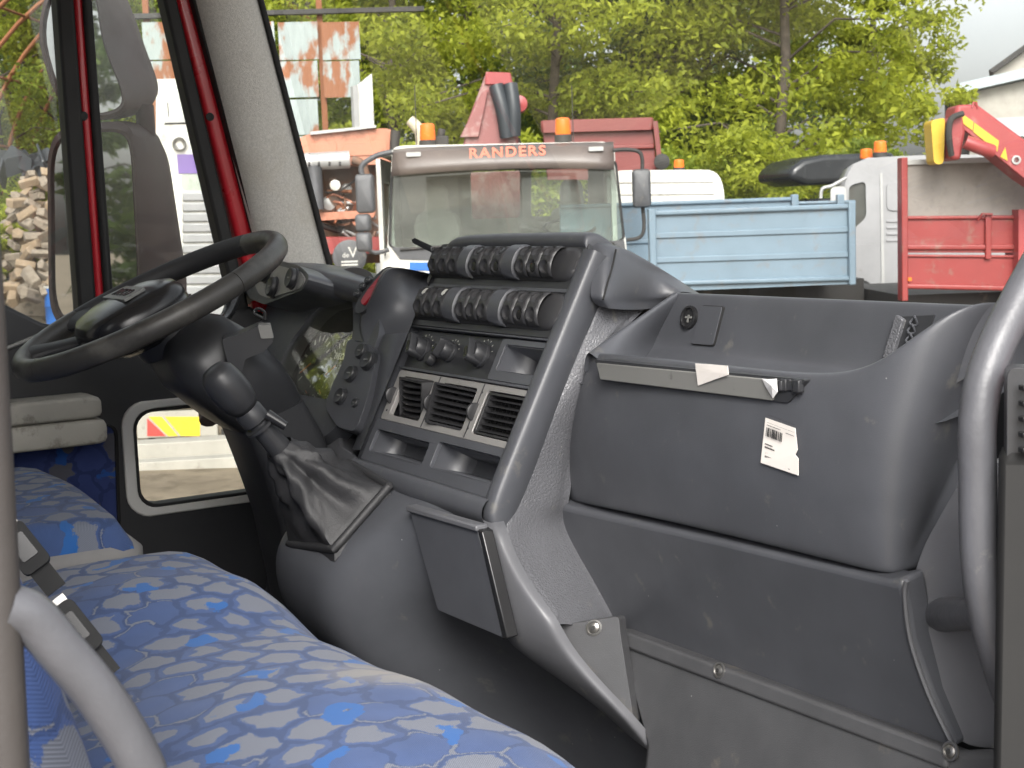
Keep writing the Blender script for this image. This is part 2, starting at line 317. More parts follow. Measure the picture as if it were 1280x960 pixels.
def text(name, s, size, fr, m, parent, depth=0.0004, spacing=1.0, bold=0.0):
    cu = bpy.data.curves.new(name, 'FONT'); cu.body = s; cu.size = size; cu.align_x = 'CENTER'; cu.align_y = 'CENTER'; cu.extrude = depth; cu.space_character = spacing; cu.offset = bold; cu.resolution_u = 3
    o = bpy.data.objects.new(name, cu); COL.objects.link(o); dg = bpy.context.evaluated_depsgraph_get()
    me = bpy.data.meshes.new_from_object(o.evaluated_get(dg)); bpy.data.objects.remove(o); bpy.data.curves.remove(cu)
    me.name = name; me.transform(fr.mat()); me.materials.clear()
    return fin(name, me, m, parent, smooth=False)
# =================================================================== the cab we look into
XD = -0.92
DOOR = Fr((XD, 0, 0), (0, 1, 0), (0, 0, 1))                # driver's door plane, h towards the cab
def ext(p, q, z): t = (z - p[2]) / (q[2] - p[2]); return V(p) * (1 - t) + V(q) * t
def quad_strip(px4, X, zt, zb):                            # slanted strip given by two px edges on plane X, stretched to zt..zb
    a, b_, c, d = [PX(*p, X) for p in px4]
    return [ext(a, d, zt), ext(b_, c, zt), ext(b_, c, zb), ext(a, d, zb)]
cab = thing('truck_cab', 'red truck cab interior shell with grey felt windscreen pillar and wide windscreen', 'truck cab', (0, 0.3, 0))
MB().box(WORLD, (-0.97, 0.97), (-0.55, 1.12), (1.14, 1.18)).out('floor_panel', 'rubber', cab)
MB().box(WORLD, (-0.97, 0.97), (-0.55, 0.93), (2.80, 2.84)).out('roof', 'headliner', cab, bevel=0.01)
MB().plate(Fr((0, -0.55, 0), (-1, 0, 0), (0, 0, 1)), [(-0.97, 1.14), (0.97, 1.14), (0.97, 2.84), (-0.97, 2.84)], [rrect(-0.72, 0.72, 2.12, 2.62, 0.06)], 0.0, -0.05).out('rear_wall', 'headliner', cab)  # unseen window opening, added with its pane to light the dash from behind
MB().plate(Fr((0, -0.575, 0), (-1, 0, 0), (0, 0, 1)), rrect(-0.74, 0.74, 2.1, 2.64, 0.06), (), 0, -0.004).out('added_rear_window', 'sideglass', cab)
MB().box(WORLD, (-0.95, 0.95), (1.16, 1.20), (1.14, 1.93)).out('front_bulkhead', 'plastic_dark', cab)
MB().box(WORLD, (-0.40, -0.30), (-1.5, 1.1), (0.75, 1.0)).box(WORLD, (0.30, 0.40), (-1.5, 1.1), (0.75, 1.0)).box(WORLD, (-0.3, 0.3), (0.2, 0.4), (0.7, 1.14)).out('chassis', 'plastic_dark', cab)
for s in (-1, 1):
    f = Fr((s * 0.86, 0.75, 0.46), (0, 1, 0), (0, 0, 1)) if s > 0 else Fr((s * 0.86, 0.75, 0.46), (0, -1, 0), (0, 0, 1))
    MB().lathe(f, [(0.2, -0.1), (0.44, -0.12), (0.46, -0.08), (0.46, 0.08), (0.44, 0.12), (0.27, 0.12), (0.25, 0.03), (0.1, 0.06)], 32).out('wheel', 'rubber', cab)
# windscreen pillar: felt trim, black seals, red outer metal
def slab(name, q, dx, m, parent, **k):
    return MB().hexa(q, [p + V((dx, 0, 0)) for p in q]).out(name, m, parent, **k)
q = quad_strip([(247, 0), (323, 0), (413, 345), (336, 345)], -0.9, 2.80, 1.90)
tr = []
for i in range(9):                                          # felt trim with a rounded cross-section
    t = i / 8; a = q[0].lerp(q[3], t); c = q[1].lerp(q[2], t)
    tr.append([a + V((-0.03, 0, 0)), a + V((0.0, 0.004, 0)), a.lerp(c, .25) + V((0.018, 0, 0)), a.lerp(c, .55) + V((0.022, 0, 0)), a.lerp(c, .85) + V((0.008, 0, 0)), c + V((-0.012, 0.004, 0)), c + V((-0.03, 0.0, 0)), a.lerp(c, .5) + V((-0.035, 0, 0))])
MB().loft(tr).out('pillar_trim', 'headliner', cab, ang=60)
q = quad_strip([(323.5, 0), (331, 0), (421, 345), (413.5, 345)], -0.905, 2.80, 1.9); slab('windscreen_seal', q, -0.03, 'rubber', cab, bevel=0.004)
q = quad_strip([(241, 0), (248, 0), (330, 300), (322, 300)], -0.915, 2.80, 1.93); slab('door_seal', q, -0.03, 'rubber', cab, bevel=0.006)
q = quad_strip([(221, 0), (241, 0), (314, 285), (293, 285)], -0.935, 2.80, 1.85); slab('pillar', q, -0.05, 'redpaint', cab, bevel=0.010, bseg=3)
p = PX(262.5, 146, -0.934)
MB().lathe(Fr(p, (0, 1, 0), (0, 0, 1)), [(0.0075, -0.002), (0.0075, 0.001), (0.003, 0.0015)], 14).out('hole_plug', 'rubber', cab)
# far (passenger side) pillar, header, rear pillars
MB().hexa([V((0.90, 0.80, 2.8)), V((0.90, 0.92, 2.8)), V((0.90, 1.06, 1.9)), V((0.90, 0.94, 1.9))], [V((0.97, 0.80, 2.8)), V((0.97, 0.92, 2.8)), V((0.97, 1.06, 1.9)), V((0.97, 0.94, 1.9))]).out('pillar', 'redpaint', cab, bevel=0.012)
MB().box(WORLD, (0.90, 0.97), (-0.55, -0.12), (1.18, 2.8)).out('rear_pillar', 'redpaint', cab, bevel=0.012)
MB().box(WORLD, (-0.97, -0.93), (-0.55, -0.02), (1.18, 2.8)).out('rear_pillar', 'headliner', cab, bevel=0.012)
MB().box(WORLD, (0.86, 0.97), (0.87, 1.15), (1.18, 1.93)).out('hinge_pillar', 'rubber', cab, bevel=0.012)
# windscreen
G = []
for i in range(9):
    z = 1.90 + (2.79 - 1.90) * i / 8; y0 = 1.055 - (z - 2.0) * 0.215
    G.append([V((x, y0 + 0.075 * (1 - (x / 0.9) ** 2), z)) for x in np.linspace(-0.905, 0.905, 19)])
MB().grid(G).out('windscreen', 'glass', cab, ang=180)
# ------------------------------------------------------------------ driver's door
door = thing('driver_door', 'black inner side of the driver door with split window and beige armrest', 'door', (XD, 0.4, 1.18))
sill = [(0.02, 2.06), (0.30, 2.045), (0.425, 2.003), (0.50, 1.958), (0.60, 1.933), (0.80, 1.937), (0.87, 1.965)]
hole = rrect(0.640, 0.905, 1.612, 1.792, 0.035, 5)
MB().plate(DOOR, [(0.02, 1.19), (0.98, 1.19), (0.98, 1.9)] + sill[::-1], [hole], 0.0, -0.035).out('door_panel', 'plastic_dark', door, bevel=0.006)
def ringplate(fr, pts, w, h0, h1):                          # frame strip around a closed polygon
    c = sum((V(p).to_2d() for p in pts), V((0, 0))) / len(pts)
    outer = [tuple(V(p).to_2d() + (V(p).to_2d() - c).normalized() * w) for p in pts]
    return MB().plate(fr, outer, [pts], h0, h1)
ringplate(DOOR, hole, 0.022, 0.006, -0.004).out('lower_window_trim', 'alu_lit', door, bevel=0.004)
ringplate(DOOR, rrect(0.646, 0.899, 1.618, 1.786, 0.032, 5), 0.009, 0.004, -0.03).out('lower_window_seal', 'rubber', door, bevel=0.002)
MB().plate(DOOR, rrect(0.645, 0.90, 1.617, 1.787, 0.03, 4), (), -0.018, -0.022).out('lower_window', 'sideglass', door)
# inner sill ledge (thin light line), divider post, front frame
MB().tube([DOOR.w(0.02, 1.93, 0.004), DOOR.w(0.42, 1.915, 0.004), DOOR.w(0.51, 1.945, 0.004)], 0.004, 6).out('trim_line', 'strip', door)
for nm, a, b_, c, d, X, dx, mt in (('window_seal', 71, 93, 121, 98, -0.925, -0.05, 'rubber'), ('divider_post', 92.5, 104, 131, 119.5, -0.93, -0.05, 'redpaint'), ('window_seal', 104, 116, 143, 131.5, -0.922, -0.05, 'rubber'),
                                   ('window_seal', 205, 222, 310, 292, -0.925, -0.045, 'rubber')):
    q = quad_strip([(a, 0), (b_, 0), (d if False else c, 375), (d, 375)], X, 2.78, 1.90); slab(nm, q, dx, mt, door, bevel=0.006)
p = PX(104, 145, -0.929); MB().lathe(Fr(p, (0, 1, 0), (0, 0, 1)), [(0.008, -0.002), (0.008, 0.002), (0.003, 0.003)], 14).out('hole_plug', 'rubber', door)
MB().plate(Fr((-0.955, 0, 0), (0, 1, 0), (0, 0, 1)), [(0.02, 2.02), (0.3, 2.0), (0.5, 1.93), (0.87, 1.92), (0.90, 2.0), (0.74, 2.76), (0.02, 2.76)], (), 0, -0.004).out('window', 'sideglass', door)
MB().box(WORLD, (-0.97, -0.925), (0.0, 0.76), (2.74, 2.80)).box(WORLD, (-0.97, -0.925), (0.0, 0.05), (2.02, 2.74)).out('window_frame', 'rubber', door)
# armrest: two beige halves, worn end
def arm(z0, z1, y1, nm):
    rings = []
    for y, s in ((0.05, 1), (0.55, 1), (y1 - 0.012, 0.97), (y1 - 0.003, 0.86), (y1, 0.6)):
        zc = (z0 + z1) / 2; hz = (z1 - z0) / 2; pr = rrect(-0.045, 0.045, -hz, hz, 0.007, 3)
        rings.append([V((-0.872 + u * (0.9 + 0.1 * s), y, zc + v * s)) for u, v in pr])
    MB().loft(rings).out(nm, 'beige', door, ang=50)
arm(1.797, 1.834, 0.566, 'armrest'); arm(1.752, 1.795, 0.572, 'armrest')
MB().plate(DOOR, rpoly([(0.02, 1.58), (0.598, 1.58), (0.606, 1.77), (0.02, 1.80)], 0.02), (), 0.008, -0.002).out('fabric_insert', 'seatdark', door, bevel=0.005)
ringplate(DOOR, rpoly([(0.02, 1.58), (0.598, 1.58), (0.606, 1.77), (0.02, 1.80)], 0.02), 0.006, 0.011, -0.002).out('insert_piping', 'gloss', door, bevel=0.002)
# ------------------------------------------------------------------ mirror outside the driver's window
M['mirrorbody'] = mat('mirror_housing', (0.046, 0.024, 0.026), 0.6, spec=0.3, var=0.15, vscale=10, bump=0.1, dirt=(0.3, 0.29, 0.28), dscale=22, dthr=0.7, dsoft=0.05)
MF = Fr(PX(150, 140, -1.16), (0.92, 0.392, 0), (0, 0, 1))
mir = thing('wing_mirror', 'tall dark brown double mirror outside the driver window', 'wing mirror', PX(190, 300, -1.16))
def mhouse(pxs, back, depth):
    def ring(P, h, s=1.0):
        Q = rpoly([MF.px(*p, h) for p in P], 0.05, 4); cu = sum(p[0] for p in Q) / len(Q); cv = sum(p[1] for p in Q) / len(Q)
        return [(cu + (p[0] - cu) * s, cv + (p[1] - cv) * s) for p in Q]
    mix = lambda t: [(a[0] * (1 - t) + c[0] * t, a[1] * (1 - t) + c[1] * t) for a, c in zip(pxs, back)]
    rings = [[MF.w(u, v, h) for u, v in ring(mix(t), h, s)] for t, h, s in ((0, 0.004, .95), (0, 0.012, .99), (0, 0.004, 1.06), (0.35, -depth * .35, 1.07), (0.8, -depth * .8, 1.03), (1, -depth, .93), (1, -depth * 1.1, .7))]
    MB().loft(rings, cap=False).add(rings[-1], [tuple(range(len(rings[-1])))]).out('housing', 'mirrorbody', mir, ang=40)
    MB().plate(MF, ring(pxs, 0.005, .955), (), 0.007, 0.001).out('glass', 'mirror', mir)
mhouse([(48, 40), (66, -25), (100, -45), (122, -10), (128, 50), (158, 122), (152, 141), (110, 148), (70, 120)], [(100, 40), (110, -30), (140, -50), (166, 8), (186, 66), (206, 118), (188, 140), (160, 140), (125, 110)], 0.15)
mhouse([(62, 190), (80, 164), (150, 158), (166, 172), (176, 355), (165, 400), (80, 405), (64, 380)], [(120, 190), (140, 168), (190, 158), (212, 180), (241, 372), (225, 405), (150, 405), (125, 380)], 0.14)
a = MF.w(-0.025, -0.012, -0.08); MB().tube([a + V((0, 0, -0.03)), a + V((0, 0, 0.03))], 0.018, 12).out('hinge_block', 'mirrorbody', mir)
MB().tube([MF.w(0.05, 0.33, -0.09), MF.w(0.08, 0.45, -0.1), V((-0.98, 0.82, 2.66))], 0.018, 10, smooth=4).out('arm', 'mirrorbody', mir)
MB().tube([MF.w(0.05, -0.36, -0.08), MF.w(0.09, -0.46, -0.08), V((-0.98, 0.80, 1.75))], 0.018, 10, smooth=4).out('arm', 'mirrorbody', mir)
# ------------------------------------------------------------------ seats
def smooth01(t): t = max(0, min(1, t)); return t * t * (3 - 2 * t)
def cushion(name, x0, x1, y0, y1, zt, thick, hump, m, parent, r=0.07, nx=40, ny=22, side=None):
    G = []
    for j in range(ny + 1):
        row = []
        for i in range(nx + 1):
            u = i / nx; v = j / ny; x = x0 + (x1 - x0) * u; y = y0 + (y1 - y0) * v
            dx = min(x - x0, x1 - x); dy = y1 - y; e = 0
            for d in (dx, dy):
                if d < r: e += r - math.sqrt(max(0, r * r - (r - d) ** 2))
            row.append(V((x, y, zt - e + hump(x, y))))
        G.append(row)
    mb = MB(); mb.grid(G)
    ring = [G[0][i] for i in range(nx + 1)] + [G[j][nx] for j in range(1, ny + 1)] + [G[ny][i] for i in range(nx - 1, -1, -1)] + [G[j][0] for j in range(ny - 1, 0, -1)]
    lows = []
    for dz, ins in ((0, 0), (-0.02, -0.004), (-thick * 0.5, -0.002), (-thick, 0.02)):
        lows.append([V((p.x + (ins if p.x < (x0 + x1) / 2 else -ins), p.y - (ins if p.y > (y0 + y1) / 2 else 0), p.z + dz if dz else p.z)) for p in ring])
    mb.loft(lows, cap=False)
    return mb.out(name, m, parent, ang=70)
bench = thing('passenger_bench', 'blue passenger bench with grey hexagons and a worn pale patch at its front', 'seat', (0.3, 0.3, 1.18))
def bh(x, y):
    h = 0.012 * math.exp(-((x - 0.03) / 0.14) ** 2) - 0.010 * math.exp(-((x - 0.24) / 0.08) ** 2) + 0.02 * math.exp(-((x - 0.62) / 0.2) ** 2)
    h += 0.012 * math.exp(-((y - 0.40) / 0.1) ** 2) - 0.02 * smooth01((0.34 - y) / 0.2)
    return h + 0.003 * math.sin(x * 31 + y * 17) * math.sin(y * 23)
cushion('cushion', -0.195, 0.86, 0.08, 0.545, 1.703, 0.15, bh, 'seat', bench, r=0.085)
rings = []
for z, y, t in ((1.66, 0.185, 0.10), (1.80, 0.165, 0.12), (1.95, 0.125, 0.12), (2.1, 0.07, 0.11), (2.25, 0.02, 0.10), (2.28, 0.0, 0.06)):
    pr = rrect(-0.19, 0.80, -t, 0, 0.05, 4); rings.append([V((u, y + v, z)) for u, v in pr])
MB().loft(rings).out('backrest', 'seat_v', bench, ang=60)
MB().box(WORLD, (-0.15, 0.8), (0.1, 0.48), (1.18, 1.57)).out('seat_base', 'plastic_dark', bench, bevel=0.02)
dseat = thing('driver_seat', 'blue driver seat with grey piping band behind the gear lever', 'seat', (-0.5, 0.2, 1.18))
cushion('cushion', -0.80, -0.24, -0.06, 0.462, 1.738, 0.035, lambda x, y: 0.012 * math.exp(-((x + 0.5) / 0.2) ** 2) - 0.02 * smooth01((0.3 - y) / 0.3), 'seat', dseat, r=0.045)
M['piping'] = mat('seat_piping', (0.22, 0.215, 0.21), 0.85, var=0.1, bump=0.3, bscale=700)
pr = [(p[0], p[1]) for p in rrect(-0.805, -0.232, -0.05, 0.470, 0.06, 6)]
MB().loft([[V((u, v, 1.665)) for u, v in pr], [V((u * 1.0, v + 0.004, 1.672)) for u, v in pr], [V((u, v + 0.004, 1.692)) for u, v in pr], [V((-.52 + (u + .52) * 0.97, v - 0.008, 1.704)) for u, v in pr]]).out('piping_band', 'piping', dseat, ang=60)
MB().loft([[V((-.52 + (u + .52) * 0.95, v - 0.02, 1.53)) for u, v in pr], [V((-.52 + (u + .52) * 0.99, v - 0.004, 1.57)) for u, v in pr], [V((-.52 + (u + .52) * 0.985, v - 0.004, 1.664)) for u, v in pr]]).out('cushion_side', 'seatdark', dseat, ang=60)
rings = []
for z, y, t in ((1.70, 0.0, 0.12), (1.9, -0.05, 0.14), (2.2, -0.12, 0.13), (2.45, -0.18, 0.1), (2.5, -0.19, 0.05)):
    rings.append([V((u, y + v, z)) for u, v in rrect(-0.79, -0.25, -t, 0, 0.05, 4)])
MB().loft(rings).out('backrest', 'seat_v', dseat, ang=60)
MB().box(WORLD, (-0.72, -0.3), (0.0, 0.36), (1.18, 1.53)).out('seat_base', 'plastic_dark', dseat, bevel=0.02)
# seat belt buckles
def buckle(p, lab, X):
    c = PX(*p, X); t = thing('belt_buckle', lab, 'seat belt', c, 'seat belt buckles on the bench')
    f = Fr(c, RR * 0.62 - UU * 0.78, RR * 0.74 + UU * 0.55 + DD * 0.35); f = Fr(c, f.a, f.b - f.a * f.a.dot(f.b))
    mb = MB().plate(f, rrect(-0.028, 0.020, -0.014, 0.014, 0.006), (), 0.008, -0.008); mb.out('body', 'rubber', t, bevel=0.003)
    MB().plate(f, rrect(-0.018, 0.008, -0.008, 0.008, 0.002), (), 0.0095, 0.007).out('release_button', 'gloss', t, bevel=0.0012)
    MB().box(f, (-0.034, -0.026), (-0.011, 0.011), (-0.003, 0.003)).out('tongue_slot', 'steel', t)
    MB().box(f, (0.018, 0.045), (-0.010, 0.010), (-0.003, 0.002)).out('strap', 'rubber', t)
buckle((33, 690), 'black belt buckle beside the driver seat, the upper left one', 0.20)
buckle((96, 792), 'black belt buckle lying on the bench above the curved grab tube', 0.36)
# ------------------------------------------------------------------ grab handles
hr = thing('grab_handle', 'bent grey tube handle on the right end of the dashboard', 'grab handle', (0.82, 0.8, 1.7))
pts = [PX(1340, 262, .82), PX(1290, 345, .82), PX(1240, 445, .82), PX(1223, 515, .82), PX(1222, 600, .82), PX(1226, 720, .82), PX(1246, 815, .82), PX(1283, 925, .82), PX(1325, 1040, .82)]
MB().tube(pts, 0.0140, 16, smooth=6).out('tube', 'tube', hr, ang=60)
a = PX(1236, 768, .82); MB().tube([a, PY(1178, 768, .895), PY(1170, 768, .915)], [0.011, 0.0150, 0.0155], 16).out('mount', 'tube', hr)
a = PX(1340, 262, .82); MB().tube([a, a + V((0.04, 0.06, 0.03))], 0.0148, 12).out('mount', 'tube', hr)
M['postdark'] = mat('dark_post', (0.055, 0.05, 0.048), 0.5, bump=0.1)
hl = thing('grab_handle', 'blurred grey upright bar and curved tube at the lower left edge', 'grab handle', (0.86, 0.1, 1.5))
MB().tube([PX(-34, 250, .86), PX(-22, 430, .86), PX(8, 960, .86), PX(26, 1300, .86)], 0.0105, 14).out('upright', M['postdark'], hl)
MB().tube([PX(8, 760, .86), PX(38, 770, .86), PX(72, 808, .86), PX(130, 878, .86), PX(180, 965, .86), PX(205, 1060, .86)], 0.0112, 16, smooth=6).out('tube', 'tube', hl, ang=60)
# =================================================================== dashboard
dash = thing('dashboard', 'dark grey truck dashboard with slanted centre stack, switch banks and passenger storage bin', 'dashboard', (0, 0.9, 1.18))
ST = Fr((0, 0.75, 1.775), (1, 0, 0), (0, 0.16, 0.305))      # centre stack face: u across, v up the slope, h towards us
# hollow stack shell: rounded border frame + sides
def srow(v, h, w0, w1, back):
    return [ST.w(-0.205 - w0, v, h - back), ST.w(-0.212 - w0, v, h - 0.03), ST.w(-0.204 - w0, v, h - 0.004), ST.w(-0.192, v, h)], [ST.w(0.156, v, h - 0.004), ST.w(0.160, v, h), ST.w(0.173 + w1, v, h + 0.0005), ST.w(0.179 + w1, v, h - 0.003), ST.w(0.181 + w1, v, h - 0.012), ST.w(0.178 + w1, v, h - 0.03), ST.w(0.165 + w1, v, h - 0.05)]
vs = [-0.024, -0.019, -0.004, 0.06, 0.12, 0.18, 0.24, 0.29, 0.325]
L_, R_ = [], []
for i, v in enumerate(vs):
    l, r = srow(v, 0.006 - (0.045, 0.012, 0, 0, 0, 0, 0, 0, 0)[i], 0.0, 0.004 * i / 8, 0.16); L_.append(l); R_.append(r)
MB().grid(L_).out('stack_side', 'plastic', dash, sub=2)
MB().grid(R_).out('stack_side', 'plastic', dash, sub=2)
# bottom lip and top hood
lip = [[ST.w(u, -0.004 - dv, h) for u in (-0.204, -0.19, -0.1, 0.0, 0.1, 0.15, 0.164, 0.170)] for dv, h in ((-0.016, 0.000), (-0.014, 0.008), (0.0, 0.010), (0.012, 0.004), (0.022, -0.02), (0.022, -0.08))]
MB().grid(lip).out('stack_lip', 'plastic', dash, sub=2)
prof = [(0.327, -0.004), (0.332, 0.008), (0.345, 0.009), (0.354, -0.004), (0.354, -0.03), (0.335, -0.08), (0.28, -0.16), (0.2, -0.25)]
hood = []
for v, h in prof:
    t = min(1, max(0, (v - 0.327) / 0.035)) if h > -0.03 else 1
    hood.append([ST.w(-0.205 + 0.0 * t, v - 0.05, h - 0.03), ST.w(-0.200 + 0.005 * t, v - 0.014, h - 0.008), ST.w(-0.182, v - 0.001, h), ST.w(-0.1, v + 0.001, h), ST.w(0.05, v + 0.001, h), ST.w(0.150, v, h), ST.w(0.158, v - 0.001, h), ST.w(0.162, v - 0.006, h - 0.004), ST.w(0.162, v - 0.016, h - 0.012)])
MB().grid(hood).out('stack_hood', 'plastic', dash, sub=2)
# dark recess back plate behind everything
MB().plate(ST, [(-0.19, 0.01), (0.12, 0.01), (0.12, 0.315), (-0.19, 0.315)], (), -0.075, -0.08).out('stack_backing', 'plastic_dark', dash)
# --- switch banks
def bank(v0, v1, u0, gaps, cap_u, raise_=0.0):
    vc = (v0 + v1) / 2; hv = (v1 - v0) / 2
    body = MB(); n = 10; PR = 0.0145
    def arc(u, s=1.0, dh=0.0): return [ST.w(u, vc + hv * 1.06 * s * math.cos(math.pi * k / n), 0.002 + dh + (PR - .004) * s * math.sin(math.pi * k / n)) for k in range(n + 1)]
    body.loft([arc(u0 - 0.014, .55), arc(u0 - 0.008, .9), arc(u0 - 0.002), arc(cap_u - 0.022), arc(cap_u - 0.008, .96), arc(cap_u, .78), arc(cap_u + 0.005, .5)], cap=True, close=False)
    bo = body.out('switch_bank', 'switch', dash, ang=50)
    MB().plate(ST, rrect(u0 - 0.018, cap_u + 0.010, v0 - 0.010, v1 + 0.008, 0.008), (), 0.002, -0.01).out('bank_surround', 'plastic_dark', dash, bevel=0.003)
    for gi, (a, c) in enumerate(gaps):
        w = (c - a) / 3
        for k in range(3):
            ua = a + w * k + 0.0015; ub = a + w * (k + 1) - 0.0015
            NU, NA = 12, 30; G = []
            for i in range(NU + 1):
                x = -1 + 2 * i / NU; row = []
                for q in range(NA + 1):
                    tq = q / NA; al = math.pi * (0.06 + 0.88 * tq); dh = 0.0
                    for tc_ in (0.30, 0.70):                   # two thumb dishes with a raised rim
                        rr = math.hypot(x / 0.80, (tq - tc_) / 0.165)
                        dh += -0.0034 * (1 - smooth01(max(0, (rr - 0.55) / 0.4))) + 0.0016 * math.exp(-((rr - 1.05) / 0.10) ** 2)
                    if abs(x) > 0.95 or q in (0, NA): dh -= 0.003
                    row.append(ST.w((ua + ub) / 2 + x * (ub - ua) / 2, vc + hv * 0.98 * math.cos(al), 0.0075 + PR * math.sin(al) + dh))
                G.append(row)
            sw = MB().grid(G).out('switch', 'switch', bo, ang=180)
            for ti, tt in enumerate((0.324, 0.676)):
                lit = raise_ == 0 and gi == 0 and ti == 0 and k in (0, 2)
                if lit or (raise_ and gi == 1 and k in (0, 2)) or (gi == 2 and k == 1 and ti == 1):
                    al = math.pi * tt; f = Fr(ST.w((ua + ub) / 2, vc + hv * 0.98 * math.cos(al), 0.0052 + PR * math.sin(al)), ST.a, ST.b * math.sin(al) * hv - ST.n * math.cos(al) * PR)
                    MB().lathe(f, [(w * .2, -0.001), (w * .2, 0.0008), (w * .08, 0.0011)], 12).out('indicator_dot', 'white' if lit else 'gloss', bo)
    for gi in range(2):                                     # spacer blocks
        a = gaps[gi][1] + 0.001; c = gaps[gi + 1][0] - 0.001
        def parc(u, dh): return [ST.w(u, vc + hv * 1.08 * math.cos(math.pi * q / n), 0.004 + dh + (PR + .001) * math.sin(math.pi * q / n)) for q in range(n + 1)]
        MB().loft([parc(a, 0.0), parc(a + 0.002, 0.004), parc(c - 0.002, 0.004), parc(c, 0.0)], close=False).out('blank_spacer', 'plastic', bo, ang=50)
    return bo
b1 = bank(0.285, 0.328, -0.192, [(-0.19, -0.104), (-0.074, 0.012), (0.044, 0.128)], 0.155, 1)
b2 = bank(0.222, 0.268, -0.185, [(-0.183, -0.097), (-0.063, 0.022), (0.056, 0.14)], 0.16, 0)
f = ST.at(-0.188, 0.318, 0.03)                               # little blade lever on the first switch
MB().hexa([f.w(-0.026, 0.004, 0.016), f.w(-0.018, 0.007, 0.016), f.w(0.012, 0.002, 0.0), f.w(0.012, -0.004, 0)], [f.w(-0.026, 0.0, 0.012), f.w(-0.018, 0.0, 0.012), f.w(0.012, -0.003, -0.004), f.w(0.012, -0.008, -0.004)]).out('blade_lever', 'plastic_dark', b1, bevel=0.001)
# --- climate panel with knobs and pocket
pock = rrect(0.060, 0.152, 0.165, 0.2, 0.004, 3)
cp = MB().plate(ST, rrect(-0.19, 0.162, 0.152, 0.208, 0.004, 3), [pock], -0.006, -0.016).out('climate_panel', 'plastic_dark', dash, bevel=0.0015)
MB().plate(ST, rrect(0.048, 0.162, 0.1525, 0.2075, 0.004, 3), [pock], -0.002, -0.0055).out('pocket_frame', 'plastic', cp, bevel=0.0015)
def pocket(fr, u0, u1, v0, v1, dep, parent, m='plastic', slope=0.0):
    a = [fr.w(u0, v0, -0.004), fr.w(u1, v0, -0.004), fr.w(u1, v1, -0.004), fr.w(u0, v1, -0.004)]
    c = [fr.w(u0 + 0.003, v0 + slope, -dep), fr.w(u1 - 0.003, v0 + slope, -dep), fr.w(u1 - 0.003, v1 - 0.002, -dep), fr.w(u0 + 0.003, v1 - 0.002, -dep)]
    MB().add(a + c, [(0, 1, 5, 4), (1, 2, 6, 5), (2, 3, 7, 6), (3, 0, 4, 7), (4, 5, 6, 7)]).out('storage_pocket', m, parent, solid=0.002)
pocket(ST, 0.060, 0.152, 0.165, 0.2, 0.07, cp)
def knob(u, v, r, m='plastic_dark', h=0.018, grip=True, ang=0.5):
    f = ST.at(u, v, -0.0055)
    ko = MB().lathe(f, [(r * 1.12, 0), (r * 1.12, 0.004), (r, 0.0055), (r * 0.96, h * 0.8), (r * 0.8, h)], 22).out('knob', m, cp, ang=40)
    if grip:
        g = f.rot('n', ang); pr = rrect(-r * 0.42, r * 0.42, -r * 1.05, r * 1.12, r * 0.3, 4)
        MB().loft([[g.w(x, y, 0.005) for x, y in pr], [g.w(x, y, h * 1.25) for x, y in pr], [g.w(x * .8, y * .92, h * 1.45) for x, y in pr]]).out('grip', m, ko, ang=40)
        MB().plate(g, rrect(-r * 0.26, r * 0.26, -r * 0.8, r * 0.2, r * 0.2, 4), (), h * 1.48, h * 1.3).out('grip_face', 'gloss', ko, bevel=0.0008)
    for k in range(7):                                        # printed scale dots
        al = math.radians(20 + 140 * k / 6); q = f.w(r * 1.45 * math.cos(al), r * 1.45 * math.sin(al), 0.0008)
        MB().box(Fr(q, f.a * math.cos(al) + f.b * math.sin(al), -f.a * math.sin(al) + f.b * math.cos(al)), (-0.0012, 0.0012), (-0.0004, 0.0004), (0, 0.0002)).out('scale_mark', 'white', ko)
knob(-0.150, 0.180, 0.0150, ang=0.45); knob(-0.072, 0.181, 0.0125, ang=-0.35); knob(0.010, 0.182, 0.0150, ang=0.5)
knob(-0.114, 0.168, 0.0085, h=0.010, grip=False)
